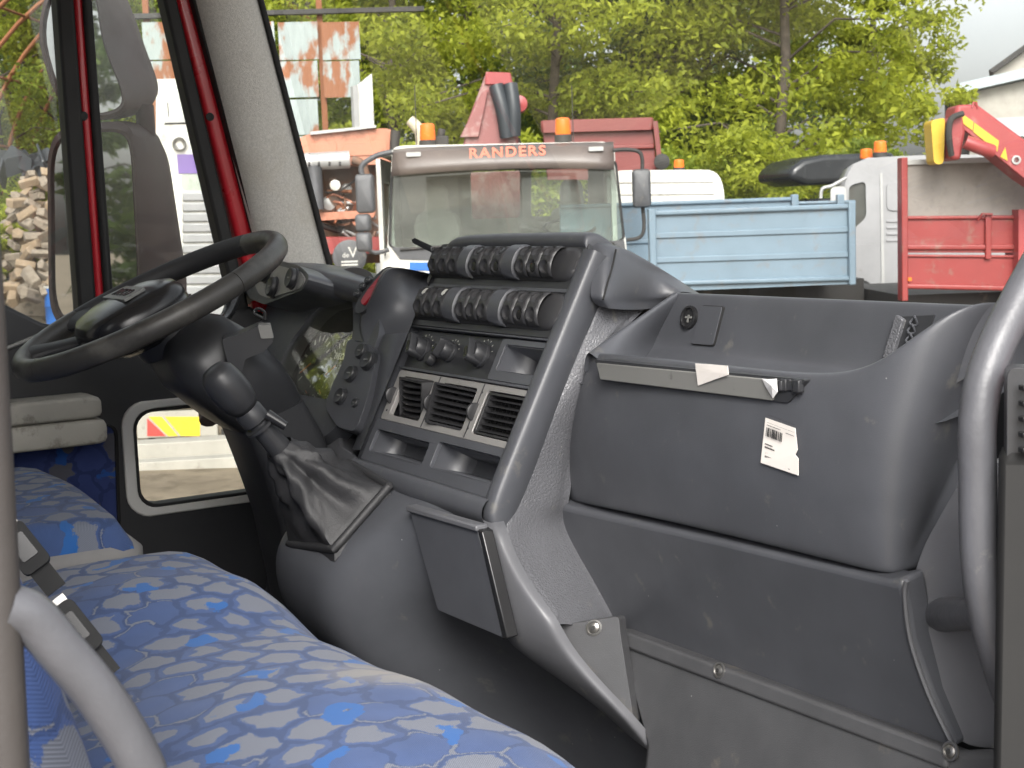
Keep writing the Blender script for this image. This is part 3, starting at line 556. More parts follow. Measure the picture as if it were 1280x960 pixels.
# --- air vents in a silver plate
vu = [(-0.170, -0.082), (-0.056, 0.034), (0.060, 0.150)]; vv = (0.082, 0.139)
vp = MB().plate(ST, rrect(-0.19, 0.165, 0.0735, 0.147, 0.004, 3), [rrect(a, c, vv[0], vv[1], 0.004, 3) for a, c in vu], -0.003, -0.010).out('vent_plate', 'alu', dash, bevel=0.0015)
for a in (-0.0685, 0.0475): MB().box(ST, (a - 0.0008, a + 0.0008), (0.075, 0.146), (-0.0032, -0.0022)).out('plate_joint', 'plastic_dark', vp)
for i, (a, c) in enumerate(vu):
    f = ST.at((a + c) / 2, (vv[0] + vv[1]) / 2, -0.008)
    f = f.rot('a', (0.42, 0.16, 0.0)[i]).rot('b', (-0.1, 0.25, 0.02)[i]) if i < 2 else f
    w = (c - a) / 2 - 0.0015; hh = (vv[1] - vv[0]) / 2 - 0.0015; pr = rrect(-w, w, -hh, hh, 0.003, 2); pi = rrect(-w + 0.004, w - 0.004, -hh + 0.003, hh - 0.003, 0.002, 2)
    k = 0.006 if i < 2 else 0.004
    vo = MB().plate(f, pr, [pi], k, -0.024).out('air_vent', 'vent', dash, bevel=0.001)
    MB().plate(f, pr, (), -0.022, -0.026).out('vent_back', 'rubber', vo)
    for s in range(6):
        y = -hh + 0.003 + (2 * hh - 0.006) * (s + 0.5) / 6; g = f.at(0, y, k - 0.006).rot('a', 0.35)
        mb = MB(); bow = 0.005 if i == 0 else 0.0
        n = 6; top = []; bot = []
        for q in range(n + 1):
            x = -w + 0.004 + (2 * w - 0.008) * q / n; e = bow * (1 - (2 * q / n - 1) ** 2)
            top.append((x, e))
        for sgn in (1, -1): pass
        mb.loft([[g.w(x, sg * 0.0009, hq + e) for sg, hq in ((1, 0.004), (1, -0.006), (-1, -0.006), (-1, 0.004))] for x, e in top])
        mb.out('slat', 'vent', vo, smooth=False)
    for s in range(9):
        x = -w + 0.004 + (2 * w - 0.008) * (s + 0.5) / 9; MB().box(f, (x - 0.0007, x + 0.0007), (-hh + 0.003, hh - 0.003), (-0.02, -0.009)).out('fin', 'vent', vo, smooth=False)
    g = ST.at(a - 0.011, 0.109, -0.003)                       # thumb wheel left of each vent
    wh = MB(); n = 18
    wf = Fr(g.O, ST.b, ST.n); wh.lathe(wf, [(0.010, -0.0028), (0.0115, -0.002), (0.0115, 0.002), (0.010, 0.0028)], 20).out('thumb_wheel', 'vent', vo, ang=40)
    for dv in (-0.022, 0.026): MB().lathe(g.at(0, dv, 0), [(0.0016, -0.001), (0.0016, 0.0006), (0.0005, 0.0008)], 8).out('mark', 'plastic_dark', vo)
# --- two pockets below
p1_, p2_ = rrect(-0.178, -0.022, 0.026, 0.058, 0.004, 3), rrect(0.0, 0.153, 0.028, 0.062, 0.004, 3)
pp = MB().plate(ST, rrect(-0.192, 0.165, 0.012, 0.0725, 0.004, 3), [p1_, p2_], 0.001, -0.008).out('pocket_panel', 'plastic', dash, bevel=0.002)
pocket(ST, -0.178, -0.022, 0.026, 0.058, 0.05, pp, slope=0.012); pocket(ST, 0.0, 0.153, 0.028, 0.062, 0.06, pp, slope=0.012)
MB().box(ST, (-0.192, 0.165), (0.148, 0.1515), (-0.01, 0.0)).out('stack_rib', 'plastic', dash, bevel=0.001)
MB().box(ST, (-0.2, 0.17), (0.209, 0.2115), (-0.012, 0.002)).out('stack_rib', 'plastic', dash, bevel=0.001)
MB().box(ST, (-0.192, 0.165), (0.2695, 0.2745), (-0.012, 0.004)).out('stack_rib', 'plastic', dash, bevel=0.001)
# --- side of the stack (grained knee pillar) from stack edge back to the bin
kn = []
spec = [((752, 366), 0.915, (820, 364), 0.996), ((746, 383), 0.905, (800, 385), 0.984), ((737, 404), 0.892, (778, 405), 0.94), ((704, 478), 0.858, (739, 445), 0.882), ((668, 560), 0.812, (711, 560), 0.874), ((636, 630), 0.778, (702, 628), 0.852),
    ((629, 656), 0.762, (699, 642), None), ((631, 682), 0.757, (705, 668), None), ((652, 727), 0.757, (734, 717), None), ((672, 756), 0.762, (755, 755), None), ((688, 778), 0.768, (768, 780), None)]
for (a, ya, c, yc) in spec:
    A = PY(*a, ya); B = PY(*c, yc) if yc else PP(*c, V((0.4, 0.872, 1.7)) + V((0, -0.9776, -0.2106)) * 0.003, V((0, -0.9776, -0.2106))); W = B - A
    kn.append([A + V((-0.006, 0.02, 0)), A, A + W * 0.08 + V((0.004, -0.003, 0)), A.lerp(B, .35) + V((0.005, -0.003, 0)), A.lerp(B, .65) + V((0.005, -0.003, 0)), A + W * 0.92 + V((0.004, -0.003, 0)), B, B + V((-0.002, 0.012, 0))])
MB().grid(kn).out('knee_pillar', 'plastic_grain', dash, sub=2)
# smooth shoulder from the stack hood to the back rim of the bin
sh = []
for a, c in (((742, 299, 0.915), (738, 372, 0.886)), ((756, 304, 0.918), (748, 374, 0.890)), ((772, 313, 0.934), (756, 376, 0.892)), ((800, 330, 0.97), (780, 378, 0.932)), ((826, 347, 1.008), (806, 377, 0.985)), ((852, 364, 1.02), (840, 372, 1.012))):
    A = PY(*a[:2], a[2]); B = PY(*c[:2], c[2]); sh.append([A + V((-0.03, 0.14, -0.07)), A + V((-0.01, 0.05, -0.008)), A, A.lerp(B, .12) + V((0.003, -0.002, 0)), A.lerp(B, .5) + V((0.005, -0.003, 0)), A.lerp(B, .9) + V((0.003, -0.002, 0)), B, B + V((-0.004, 0.01, -0.01))])
MB().grid(sh).out('dash_shoulder', 'plastic', dash, sub=2)
seam = [PY(771, 312, 0.9325), PY(766, 335, 0.916), PY(760, 355, 0.903), PY(755, 374, 0.889)]
MB().tube([p + V((0.004, -0.004, 0)) for p in seam], 0.0012, 6, smooth=4).out('shoulder_seam', 'rubber', dash)
# --- passenger storage bin
cols = [((733, 444), .892, (697, 619), .905), ((741, 442), .866, (707, 627), .868), ((800, 447), .858, (780, 641), .858), ((900, 458), .855, (890, 666), .855), ((1010, 470), .855, (1000, 693), .855), ((1062, 466), .857, (1062, 709), .857),
        ((1100, 450), .862, (1095, 717), .860), ((1140, 420), .874, (1117, 719), .868), ((1178, 394), .890, (1137, 704), .884), ((1215, 379), .912, (1152, 672), .902), ((1245, 379), .94, (1172, 632), .93), ((1270, 388), .98, (1205, 560), .97)]
rows = []
T = [PY(*c[0], c[1]) for c in cols]; B = [PY(*c[2], c[3]) for c in cols]
inn = [t + V((0, 0.026, -0.055)) for t in T]
rows.append(inn); rows.append([t + V((0, 0.016, -0.012)) for t in T]); rows.append([t + V((0, 0.012, 0.0005)) for t in T]); rows.append([t + V((0, 0.004, 0.001)) for t in T]); rows.append([t + V((0, 0.0, -0.004)) for t in T])
for k in (0.12, 0.3, 0.5, 0.7, 0.88): rows.append([t.lerp(b_, k) + V((0, -0.010 * math.sin(math.pi * k), 0)) for t, b_ in zip(T, B)])
rows.append([b_ + V((0, -0.001, 0.004)) for b_ in B]); rows.append([b_ + V((0, 0.003, -0.001)) for b_ in B]); rows.append([b_ + V((0, 0.03, -0.001)) for b_ in B])
binp = MB().grid(rows).out('storage_bin', 'plastic', dash, sub=2)
# inside of the bin: back wall, floor, left wall
bw = []
for px in (838, 900, 1000, 1100, 1205):
    t = (px - 845) / 360; A = PY(px, 365 + 15 * t, 1.0); pf = 800 + 300 * t; Bq = PY(pf, 430 + 35 * t, 0.985)
    bw.append([A + V((0, 0.09, -0.04)), A + V((0, 0.02, -0.004)), A + V((0, 0.006, 0.0)), A + V((0, 0, -0.003)), A.lerp(Bq, .5), Bq + V((0, 0, 0.004)), Bq + V((0, -0.006, -0.003)), V((Bq.x, 0.93, 1.925)), V((Bq.x, 0.87, 1.91))])
A5 = [p + V((0.16, 0, 0)) for p in bw[-1]]; bw.append(A5)
MB().grid(bw).out('bin_tray', 'plastic', dash, sub=2)
lw = []
for a, ya, c, yc in (((737, 441), .868, (757, 458), .874), ((762, 422), .90, (777, 448), .905), ((800, 396), .945, (800, 438), .95), ((846, 365), 1.0, (818, 430), .99)):
    A = PY(*a, ya); Bq = PY(*c, yc); lw.append([A + V((-0.014, -0.002, -0.03)), A + V((-0.009, 0, -0.004)), A + V((-0.002, 0, 0.001)), A + V((0.005, 0, -0.002)), A.lerp(Bq, .5) + V((0.004, 0, 0)), Bq, Bq + V((0.01, 0, -0.02))])
MB().grid(lw).out('bin_side', 'plastic', dash, sub=2)
BK = Fr((0.3, 0.9872, 1.96), (1, 0, 0), (0, 0.015, 0.06))
u, v = BK.px(862, 397); so_ = MB().lathe(BK.at(u, v, 0.0), [(0.014, -0.002), (0.014, 0.003), (0.0115, 0.004), (0.0105, 0.001), (0.003, 0.0005)], 20).out('lighter_socket', 'gloss', dash, ang=40)
MB().box(BK.at(u, v, 0.0015), (-0.006, 0.006), (-0.0012, 0.0012), (0, 0.001)).box(BK.at(u, v, 0.0015), (-0.0012, 0.0012), (-0.006, 0.003), (0, 0.001)).out('socket_mark', 'strip', so_)
cv = [BK.px(*p) for p in ((880, 383), (905, 384), (893, 432), (866, 430))]
MB().plate(BK, rpoly(cv, 0.003), (), 0.003, -0.002).out('cover_plate', 'plastic', dash, bevel=0.0012)
ringplate(BK, rpoly(cv, 0.003), 0.0012, 0.0018, -0.002).out('cover_gap', 'rubber', dash)
nq = [BK.px(*p) for p in ((1128, 396), (1168, 394), (1150, 450), (1110, 452))]
nich = MB().plate(BK, nq, (), 0.001, -0.004).out('niche', 'plastic_dark', dash)
ni = [BK.px(*p) for p in ((1125, 394), (1134, 400), (1118, 450), (1108, 450))]
MB().plate(BK, ni, (), 0.006, 0).out('niche_edge', 'plastic_grain', nich, bevel=0.0015)
for px, py in ((1146, 402), (1143, 412), (1141, 424), (1137, 434)):
    u, v = BK.px(px, py); g = BK.at(u, v, 0.004)
    MB().tube([g.w(0.0035 * math.cos(t), 0.0045 * math.sin(t), 0.002 * math.sin(2 * t)) for t in np.linspace(0, 6.28, 13)], 0.0011, 6).out('hook_ring', 'plastic', nich)
# label strip under the rim
FP = Fr((0.4, 0.853, 1.93), (1, 0, 0), (0, 0.0, 1))
def bulge(fr, px, py, off=0.0): u, v = fr.px(px, py); return u, v
gp = [FP.px(*p) for p in ((747, 449), (1012, 474), (990, 503), (757, 476))]
MB().plate(FP, rpoly(gp, 0.004), (), 0.0045, -0.01).out('strip_recess', 'plastic_dark', dash, bevel=0.0012)
sp_ = [FP.px(*p) for p in ((752, 453), (976, 474), (972, 500), (757, 474))]
MB().plate(FP, sp_, (), 0.0075, 0.003).out('label_strip', 'strip', dash, bevel=0.001)
mb = MB()
for k in range(6):
    px = 981 + 4.5 * k; a = FP.px(px, 478 + random.uniform(0, 6)); mb.box(FP.at(a[0], a[1]), (-0.004, 0.004), (-0.005 - random.random() * .004, 0.004), (0.002, 0.006 + random.random() * 0.003))
mb.out('glue_residue', 'plastic_dark', dash, bevel=0.001)
# --- panels below the bin
MP = Fr((0.4, 0.872, 1.7), (1, 0, 0), (0, -0.028, 0.13))
mid = [MP.px(*p) for p in ((694, 630), (708, 634), (900, 676), (1108, 727), (1126, 724), (1131, 745), (1140, 800), (1164, 868), (1196, 936), (752, 782), (715, 712), (690, 652))]
MB().plate(MP, mid, (), 0.0, -0.03).out('lower_panel', 'plastic', dash, bevel=0.006, bseg=3)
cl = [PP(*p, MP.O + MP.n * 0.001, MP.n) for p in ((1133, 726), (1131, 745), (1138, 800), (1160, 866), (1192, 934))]
MB().tube(cl, 0.0022, 6, smooth=4).out('panel_bead', 'plastic_mid', dash)
KP = Fr((0.5, 0.858, 1.6), (1, 0, 0), (0, 0.03, 0.12))
kick = [KP.px(*p) for p in ((766, 783), (1190, 938), (1268, 934), (1275, 990))] + [(0.42, -0.32), (-0.14, -0.32)] + [KP.px(*p) for p in ((806, 925), (786, 850))]
kp = MB().plate(KP, kick, (), 0.0, -0.03).out('kick_panel', 'plastic_kick', dash, bevel=0.007, bseg=3)
lip_ = [KP.px(*p) for p in ((768, 784), (1190, 938), (1186, 962), (772, 806))]
MB().plate(KP, lip_, (), 0.004, -0.004).out('kick_lip', 'plastic_kick', kp, bevel=0.0035, bseg=3)
def screw(fr, px, py, h, parent, r=0.0062):
    u, v = fr.px(px, py, h); f = fr.at(u, v, h)
    s = MB().lathe(f, [(r * 1.5, -0.001), (r * 1.5, 0.0012), (r * 1.2, 0.0014), (r * 1.05, -0.0005), (r * 0.95, 0.001), (r * 0.6, 0.0022), (r * 0.2, 0.0024)], 18).out('screw', 'steel', parent, ang=35)
    MB().lathe(f, [(r * 0.42, 0.0018), (r * 0.42, 0.0027), (r * 0.1, 0.0027)], 6).out('socket', 'ink', s)
screw(KP, 899, 838, 0.004, kp, 0.0055); screw(KP, 1188, 939, 0.004, kp, 0.0055); screw(KP, 772, 793, 0.004, kp, 0.0045)
BR = Fr((0.25, 0.800, 1.62), (1, 0.75, 0), (0, 0.03, 0.12))
br = [BR.px(*p) for p in ((688, 778), (768, 777), (773, 802), (806, 925), (770, 892), (690, 802))]
bro = MB().plate(BR, rpoly(br, [0.006, 0.006, 0.01, 0.006, 0.01, 0.012]), (), 0.004, -0.02).out('corner_bracket', 'plastic_kick', dash, bevel=0.006, bseg=3)
screw(BR, 738, 788, 0.004, bro, 0.0062)
# right end trim of the dash, side air vent
EN = Fr((0.75, 0.905, 1.75), (1, 0.35, 0), (0, 0, 1))
en = [EN.px(*p) for p in ((1206, 590), (1255, 570), (1275, 700), (1270, 938), (1196, 932), (1166, 862), (1142, 800), (1137, 745), (1150, 690))]
MB().plate(EN, rpoly(en, 0.02), (), 0.0, -0.05).out('end_trim', 'plastic_mid', dash, bevel=0.014, bseg=4)
SV = Fr((0.862, 0.80, 1.95), (0.1, 1, 0), (0, 0, 1)).rot('b', 0)
sv = Fr(PX(1299, 520, .87), (0.72, 0.69, 0), (0, 0, 1))
svo = MB().plate(sv, rrect(-0.022, 0.05, -0.035, 0.035, 0.006), (), 0.004, -0.02).out('side_vent', 'plastic_dark', dash, bevel=0.004)
for k in range(5): MB().box(sv.at(0.012, -0.022 + 0.011 * k, 0.004).rot('b', 0.4), (-0.028, 0.028), (-0.002, 0.002), (-0.004, 0.004)).out('slat', 'gloss', svo, bevel=0.001)
MB().plate(Fr(PX(1294, 562, .875), (0.72, 0.69, 0), (0, 0, 1)), [(-0.028, -0.55), (0.12, -0.55), (0.12, 0.0), (-0.022, 0.0)], (), -0.004, -0.04).out('side_panel', 'rubber', dash, bevel=0.01)
# --- lower console: grows out under the stack, carries gaiter and document flap
con = []
def crow(x, zt, yt, yf, zlow):
    return [V((x, yt + 0.06, zt + 0.01)), V((x, yt, zt)), V((x, yf + 0.012, zt - 0.008)), V((x, yf, zt - 0.03)), V((x, yf + 0.005, (zt + zlow) / 2)), V((x, yf + 0.04, zlow + 0.06)), V((x, yf + 0.11, zlow)), V((x, yf + 0.2, zlow - 0.16)), V((x, yf + 0.24, 1.19))]
def sl_row(x, dy=0.0): return [V((x, y + dy, z)) for y, z in ((.80, 1.785), (.742, 1.772), (.692, 1.732), (.648, 1.690), (.630, 1.655), (.640, 1.58), (.71, 1.50), (.83, 1.36), (.87, 1.19))]
con.append([p + V((0.01, 0.06, -0.03)) for p in sl_row(-0.275)]); con.append(sl_row(-0.262, 0.012)); con.append(sl_row(-0.22)); con.append(sl_row(-0.12)); con.append(sl_row(-0.06, 0.004)); con.append([p.lerp(r, .35) for p, r in zip(sl_row(-0.03, 0.01), crow(-0.03, 1.766, 0.75, 0.70, 1.55))])
def kx(r, k): return [V((p.x + k * min(0.1, max(0, 1.755 - p.z)), p.y, p.z)) for p in r]
con.append(crow(0.015, 1.768, 0.75, 0.720, 1.56)); con.append(kx(crow(0.08, 1.77, 0.75, 0.732, 1.58), .5)); con.append(kx(crow(0.13, 1.768, 0.76, 0.737, 1.60), .6)); con.append([p + V((0.004, 0.05, 0)) for p in kx(crow(0.14, 1.76, 0.77, 0.75, 1.60), .6)])
MB().grid(con).out('lower_console', 'plastic', dash, sub=2)
ce = []
for l, k, yl, yk in (((580, 630), (622, 632), .775, .785), ((586, 645), (614, 644), .745, .756), ((590, 660), (622, 660), .735, .745), ((594, 690), (628, 684), .736, .745), ((604, 730), (650, 728), .737, .746), ((614, 765), (672, 758), .738, .752), ((626, 798), (688, 780), .742, .758), ((642, 814), (700, 806), .755, .768), ((668, 832), (735, 850), .78, .79), ((730, 872), (790, 905), .82, .825), ((770, 905), (815, 940), .85, .85)):
    A = PY(*l, yl); B = PY(*k, yk); ce.append([A + V((-0.02, 0.02, -0.004)), A, A.lerp(B, .5) + V((0, -0.003, 0)), A.lerp(B, .9) + V((0, -0.002, 0)), B, B + V((0.0, 0.012, 0))])
MB().grid(ce).out('console_edge', 'plastic_mid', dash, sub=2)
DF = Fr((0.12, 0.719, 1.7), (1, 0.03, 0), (0, 0.0, 0.12))
df = [DF.px(*p) for p in ((513, 634), (598, 660), (632, 797), (549, 762))]
dfo = MB().plate(DF, rpoly(df, 0.004), (), 0.002, -0.012).out('document_flap', 'plastic', dash, bevel=0.003)
MB().plate(DF, [DF.px(*p) for p in ((512, 631), (600, 656), (601, 664), (513, 639))], (), 0.006, -0.01).out('flap_lip', 'plastic_mid', dfo, bevel=0.002)
MB().plate(DF, [DF.px(*p) for p in ((599, 660), (605, 664), (637, 797), (631, 799))], (), 0.003, -0.012).out('flap_edge', 'gloss', dfo, bevel=0.0015)
# --- driver's binnacle
BN = Fr((-0.5, 0.86, 1.85), (1, 0, 0), (0, 0.16, 0.305))
cl2 = [BN.px(*p) for p in ((348, 490), (418, 503), (432, 482), (440, 455), (449, 420), (449, 390), (446, 370), (425, 374), (398, 395), (372, 428), (352, 468))]
# surround with a hole for the gauges
outer = [(-0.42, -0.10), (0.03, -0.10), (0.09, -0.06), (0.10, 0.09), (0.03, 0.16), (-0.02, 0.195), (-0.10, 0.205), (-0.2, 0.19), (-0.42, 0.17)]
MB().plate(BN, rpoly(outer, 0.03), [rpoly(cl2, 0.012)], 0.012, -0.02).out('cluster_surround', 'plastic', dash, bevel=0.005, bseg=3)
clo = MB().plate(BN, [(-0.30, -0.06), (0.05, -0.06), (0.05, 0.17), (-0.30, 0.17)], (), -0.018, -0.022).out('instrument_cluster', 'gloss', dash)
def gauge(px, py, R, marks, needle):
    u, v = BN.px(px, py, -0.017); f = BN.at(u, v, -0.0175)
    MB().lathe(f, [(R, 0), (R, 0.0006), (R * .96, 0.0009), (R * .94, 0.0004), (R * .1, 0.0004)], 32).out('dial', 'plastic_dark', clo, ang=40)
    for k in range(marks):
        al = math.radians(-50 + 280 * k / (marks - 1)); q = Fr(f.w(R * .82 * math.cos(al), R * .82 * math.sin(al), 0.0009), f.a * math.cos(al) + f.b * math.sin(al), -f.a * math.sin(al) + f.b * math.cos(al))
        MB().box(q, (-R * .12, R * .08), (-R * 0.035, R * 0.035), (0, 0.0003)).out('tick', 'white', clo)
    al = math.radians(needle); q = Fr(f.w(0, 0, 0.0022), f.a * math.cos(al) + f.b * math.sin(al), -f.a * math.sin(al) + f.b * math.cos(al))
    MB().box(q, (-R * .1, R * .78), (-R * 0.025, R * 0.025), (0, 0.0008)).out('needle', M['needle'], clo)
    MB().lathe(f.at(0, 0, 0.0015), [(R * .13, 0), (R * .12, 0.002), (R * .05, 0.003)], 14).out('needle_cap', 'gloss', clo)
M['needle'] = mat('needle_orange', (0.6, 0.16, 0.05), 0.5)
gauge(393, 452, 0.055, 15, 215); gauge(424, 455, 0.050, 15, 215)
gauge(386, 494, 0.022, 6, 160); gauge(402, 494, 0.020, 6, 150); gauge(414, 497, 0.018, 6, 120)
u, v = BN.px(426, 446, -0.015); text('lettering', 'IVECO', 0.016, BN.at(u, v, -0.0145), 'white', clo, bold=0.0003)
M['lens'] = glass('cluster_lens', (0.95, 0.96, 0.9), 1.2, 0.012)
MB().plate(BN, rpoly(cl2, 0.012), (), 0.006, 0.004).out('cluster_lens', 'lens', dash)
# hood arch over the cluster
hd = []
for a, ya in (((300, 352), .87), ((322, 330), .875), ((352, 327), .88), ((392, 336), .89), ((415, 342), .90), ((440, 347), .91), ((458, 352), .915)):
    A = PY(*a, ya); hd.append([A + V((0, 0.25, -0.06)), A + V((0, 0.10, -0.004)), A + V((0, 0.02, 0.0)), A, A + V((0, -0.012, -0.008)), A + V((0, -0.012, -0.03)), A + V((0, 0.01, -0.045)), A + V((0, 0.05, -0.05))])
MB().grid(hd).out('cluster_hood', 'plastic', dash, sub=2)
# left pod with three round buttons on a silver plate
LP = Fr((-0.76, 0.868, 2.005), (1, -0.06, 0), (0, 0.10, 0.30))
lpx = [(319, 356), (330, 333), (342, 330), (378, 338), (384, 347), (377, 359), (337, 373), (325, 369)]
pod = [LP.px(*p) for p in ((312, 358), (326, 328), (343, 325), (384, 333), (397, 345), (388, 362), (338, 383), (318, 376))]
MB().plate(LP, rpoly(pod, 0.02), (), 0.012, -0.09).out('button_pod', 'plastic', dash, bevel=0.008, bseg=3)
po = MB().plate(LP, rpoly([LP.px(*p, 0.012) for p in lpx], 0.012), (), 0.0145, 0.010).out('button_plate', 'alu', dash, bevel=0.0015)
def rbut(fr, px, py, h, r, parent, nm='round_button'):
    u, v = fr.px(px, py, h); o = MB().lathe(fr.at(u, v, h), [(r * 1.1, -0.003), (r * 1.1, 0.002), (r, 0.003), (r, r * 0.5), (r * .9, r * 0.62), (r * .6, r * 0.55), (r * .2, r * 0.5)], 22).out(nm, 'plastic_dark', parent, ang=40)
    MB().box(fr.at(u, v, h + r * 0.55), (-r * .35, r * .35), (-r * .08, r * .08), (0, 0.0008)).out('button_mark', 'strip', o)
for p in ((334.5, 342), (368, 347), (343, 359)): rbut(LP, p[0], p[1], 0.0145, 0.0175, po)
# wall of the dash left of the cluster, behind wheel and column
WL = Fr((-0.75, 0.93, 1.85), (1, 0, 0), (0, 0.05, 0.3))
MB().plate(WL, [(-0.165, -0.6), (0.6, -0.6), (0.6, 0.12), (-0.12, 0.12)], (), 0.0, -0.05).out('dash_wall', 'plastic', dash, bevel=0.01)
# hazard pod right of the cluster
hz = []
for (a, ya), (c, yc), (e, ye) in ((((444, 388), .885), ((462, 380), .885), ((520, 372), 1.02)), (((452, 368), .89), ((470, 358), .89), ((524, 356), 1.02)), (((466, 345), .90), ((482, 338), .90), ((530, 347), 1.02)), (((476, 335), .915), ((490, 331), .92), ((536, 343), 1.03))):
    pass
HP = Fr((-0.44, 0.895, 1.98), (1, 0.25, 0), (0, 0.10, 0.16))
hp = [HP.px(*p) for p in ((443, 386), (450, 366), (466, 343), (477, 332), (488, 333), (482, 352), (468, 376), (452, 392))]
P0 = rpoly(hp, 0.012)
rings = [[HP.w(u, v, 0.0) for u, v in P0], [HP.w(u, v, -0.004) for u, v in [(p[0] + 0.003, p[1]) for p in P0]]]
sideA = [((483, 333), .905), ((476, 350), .898), ((466, 372), .892), ((450, 396), .888), ((452, 420), .884), ((460, 440), .88), ((470, 470), .875), ((470, 520), .86)]
sideB = [((536, 345), 1.02), ((535, 352), 1.0), ((530, 372), .97), ((524, 398), .95), ((515, 430), .93), ((505, 455), .91), ((492, 490), .89), ((470, 560), .87)]
sg = []
for (a, ya), (c, yc) in zip(sideA, sideB):
    A = PY(*a, ya); Bq = PY(*c, yc); sg.append([A + V((-0.03, 0.01, 0.0)), A + V((-0.004, 0.0, 0.0)), A, A.lerp(Bq, .25) + V((0.008, -0.004, 0)), A.lerp(Bq, .6) + V((0.008, -0.002, 0)), Bq, Bq + V((0.02, 0.04, 0))])
t0 = sg[0]; sg.insert(0, [p + V((0, 0.04, -0.004)) for p in t0]); sg.insert(0, [p + V((0, 0.2, -0.05)) for p in t0])
MB().grid(sg).out('binnacle_side', 'plastic', dash, sub=2)
MB().loft(rings + [[HP.w(u + 0.002, v, -0.06) for u, v in P0]]).out('hazard_pod', 'plastic_dark', dash, ang=40)
M['hazred'] = mat('hazard_red', (0.33, 0.02, 0.03), 0.3, var=0.05)
hr_ = [HP.px(*p, 0.002) for p in ((452, 375), (460, 360), (473, 343), (478, 340), (476, 350), (466, 368), (455, 381))]
MB().plate(HP, rpoly(hr_, 0.004), (), 0.004, -0.004).out('hazard_switch', M['hazred'], dash, bevel=0.0015)
for p in ((457, 352), (463, 345), (451, 361)): rbut(HP, p[0] - 4, p[1] + 2, 0.001, 0.006, dash, 'small_button')
# button column right of the gauges
BC = Fr((-0.44, 0.842, 1.85), (1, 0.12, 0), (0, 0.16, 0.305))
bc = [BC.px(*p) for p in ((440, 425), (462, 432), (476, 448), (466, 505), (452, 548), (430, 540), (414, 512), (424, 480), (436, 455))]
bco = MB().plate(BC, rpoly(bc, 0.015), (), 0.012, -0.04).out('button_column', 'plastic', dash, bevel=0.007, bseg=3)
for p, r in (((451, 440.6), .0115), ((460, 454), .0145), ((439, 469), .0125), ((427.5, 497), .0125), ((444, 507), .007)): rbut(BC, p[0], p[1], 0.012, r, bco)
# cover between button column and stack
cc = []
for a, ya, c, yc in (((478, 418), .905, ((503, 416)), .90), ((468, 440), .888, (498, 430), .885), ((462, 480), .872, (488, 478), .862), ((455, 525), .855, (472, 520), .835), ((440, 560), .84, (455, 562), .80)):
    A = PY(*a, ya); Bq = PY(*c, yc); cc.append([A + V((0, 0.03, 0)), A, A.lerp(Bq, .3) + V((0.004, -0.008, 0)), A.lerp(Bq, .7) + V((0.004, -0.008, 0)), Bq, Bq + V((0.01, 0.03, 0))])
MB().grid(cc).out('binnacle_cover', 'plastic', dash, sub=2)
# panel under the cluster (flat light ledge, dark slot)
UP = Fr((-0.55, 0.845, 1.79), (1, 0, 0), (0, 0.16, 0.305))
up = [UP.px(*p) for p in ((318, 478), (425, 508), (432, 560), (470, 585), (400, 590), (300, 540))]
MB().plate(UP, up, (), 0.008, -0.03).out('under_panel', 'plastic_mid', dash, bevel=0.004)
sl_ = [UP.px(*p, 0.008) for p in ((345, 502), (394, 517), (386, 547), (350, 530))]
sl0 = MB().plate(UP, rpoly(sl_, 0.004), (), 0.0095, 0.0).out('side_slot', 'rubber', dash)
for k in range(4):
    u0, v0 = UP.px(350 + 8 * k, 512 + 4 * k, 0.01); MB().tube([UP.w(u0, v0, 0.010), UP.w(u0 + 0.01, v0 - 0.03, 0.014), UP.w(u0 + 0.05, v0 - 0.05, 0.010)], 0.005, 8, smooth=4).out('ribbed_sleeve', 'plastic_dark', sl0)
MB().tube([UP.w(*UP.px(411, 515, .008), 0.01), UP.w(*UP.px(416, 500, .008), 0.012)], 0.0025, 8).out('trip_lever', 'plastic_dark', dash)
# --- labels and papers stuck on the bin
def onbin(px, py, off=0.0012):                               # point on the bulging bin face
    best = None; p = PY(px, py, 0.850)
    k = max(0, min(1, (1.95 - p.z) / 0.175)); p = PY(px, py, 0.8555 - 0.010 * math.sin(math.pi * k)); return p + V((0, -off, 0))
def paper(name, pxs, label, cat='label'):
    P_ = [onbin(*p) for p in pxs]
    o = MB().hexa(P_, [p + V((0, 0.0007, 0)) for p in P_]).out(name, 'paper', None)
    return tag(o, label, cat)
bl = thing('barcode_label', 'white barcode label peeling on the front of the storage bin', 'label', onbin(976, 560))
P_ = [onbin(*p, 0.0022) for p in ((959, 522), (996, 535), (999, 562), (996, 568), (1000, 573), (1000, 594), (953, 578))]
MB().hexa(P_, [p + V((0, 0.0006, 0)) for p in P_]).out('paper', 'paper', bl)
LF = Fr(onbin(976, 556, 0.0026), onbin(990, 561, 0.0026) - onbin(962, 550, 0.0026), V((0, 0, 1)))
LF = Fr(LF.O, LF.a, LF.b - LF.a * LF.b.dot(LF.a))
mb = MB(); x = -0.0185
random.seed(3)
while x < 0.003:
    w = random.choice((0.0005, 0.0009, 0.0014)); mb.box(LF, (x, x + w), (0.004, 0.0125), (0, 0.0002)); x += w + random.choice((0.0005, 0.0008, 0.0012))
mb.out('barcode', 'ink', bl, smooth=False)
mb = MB()
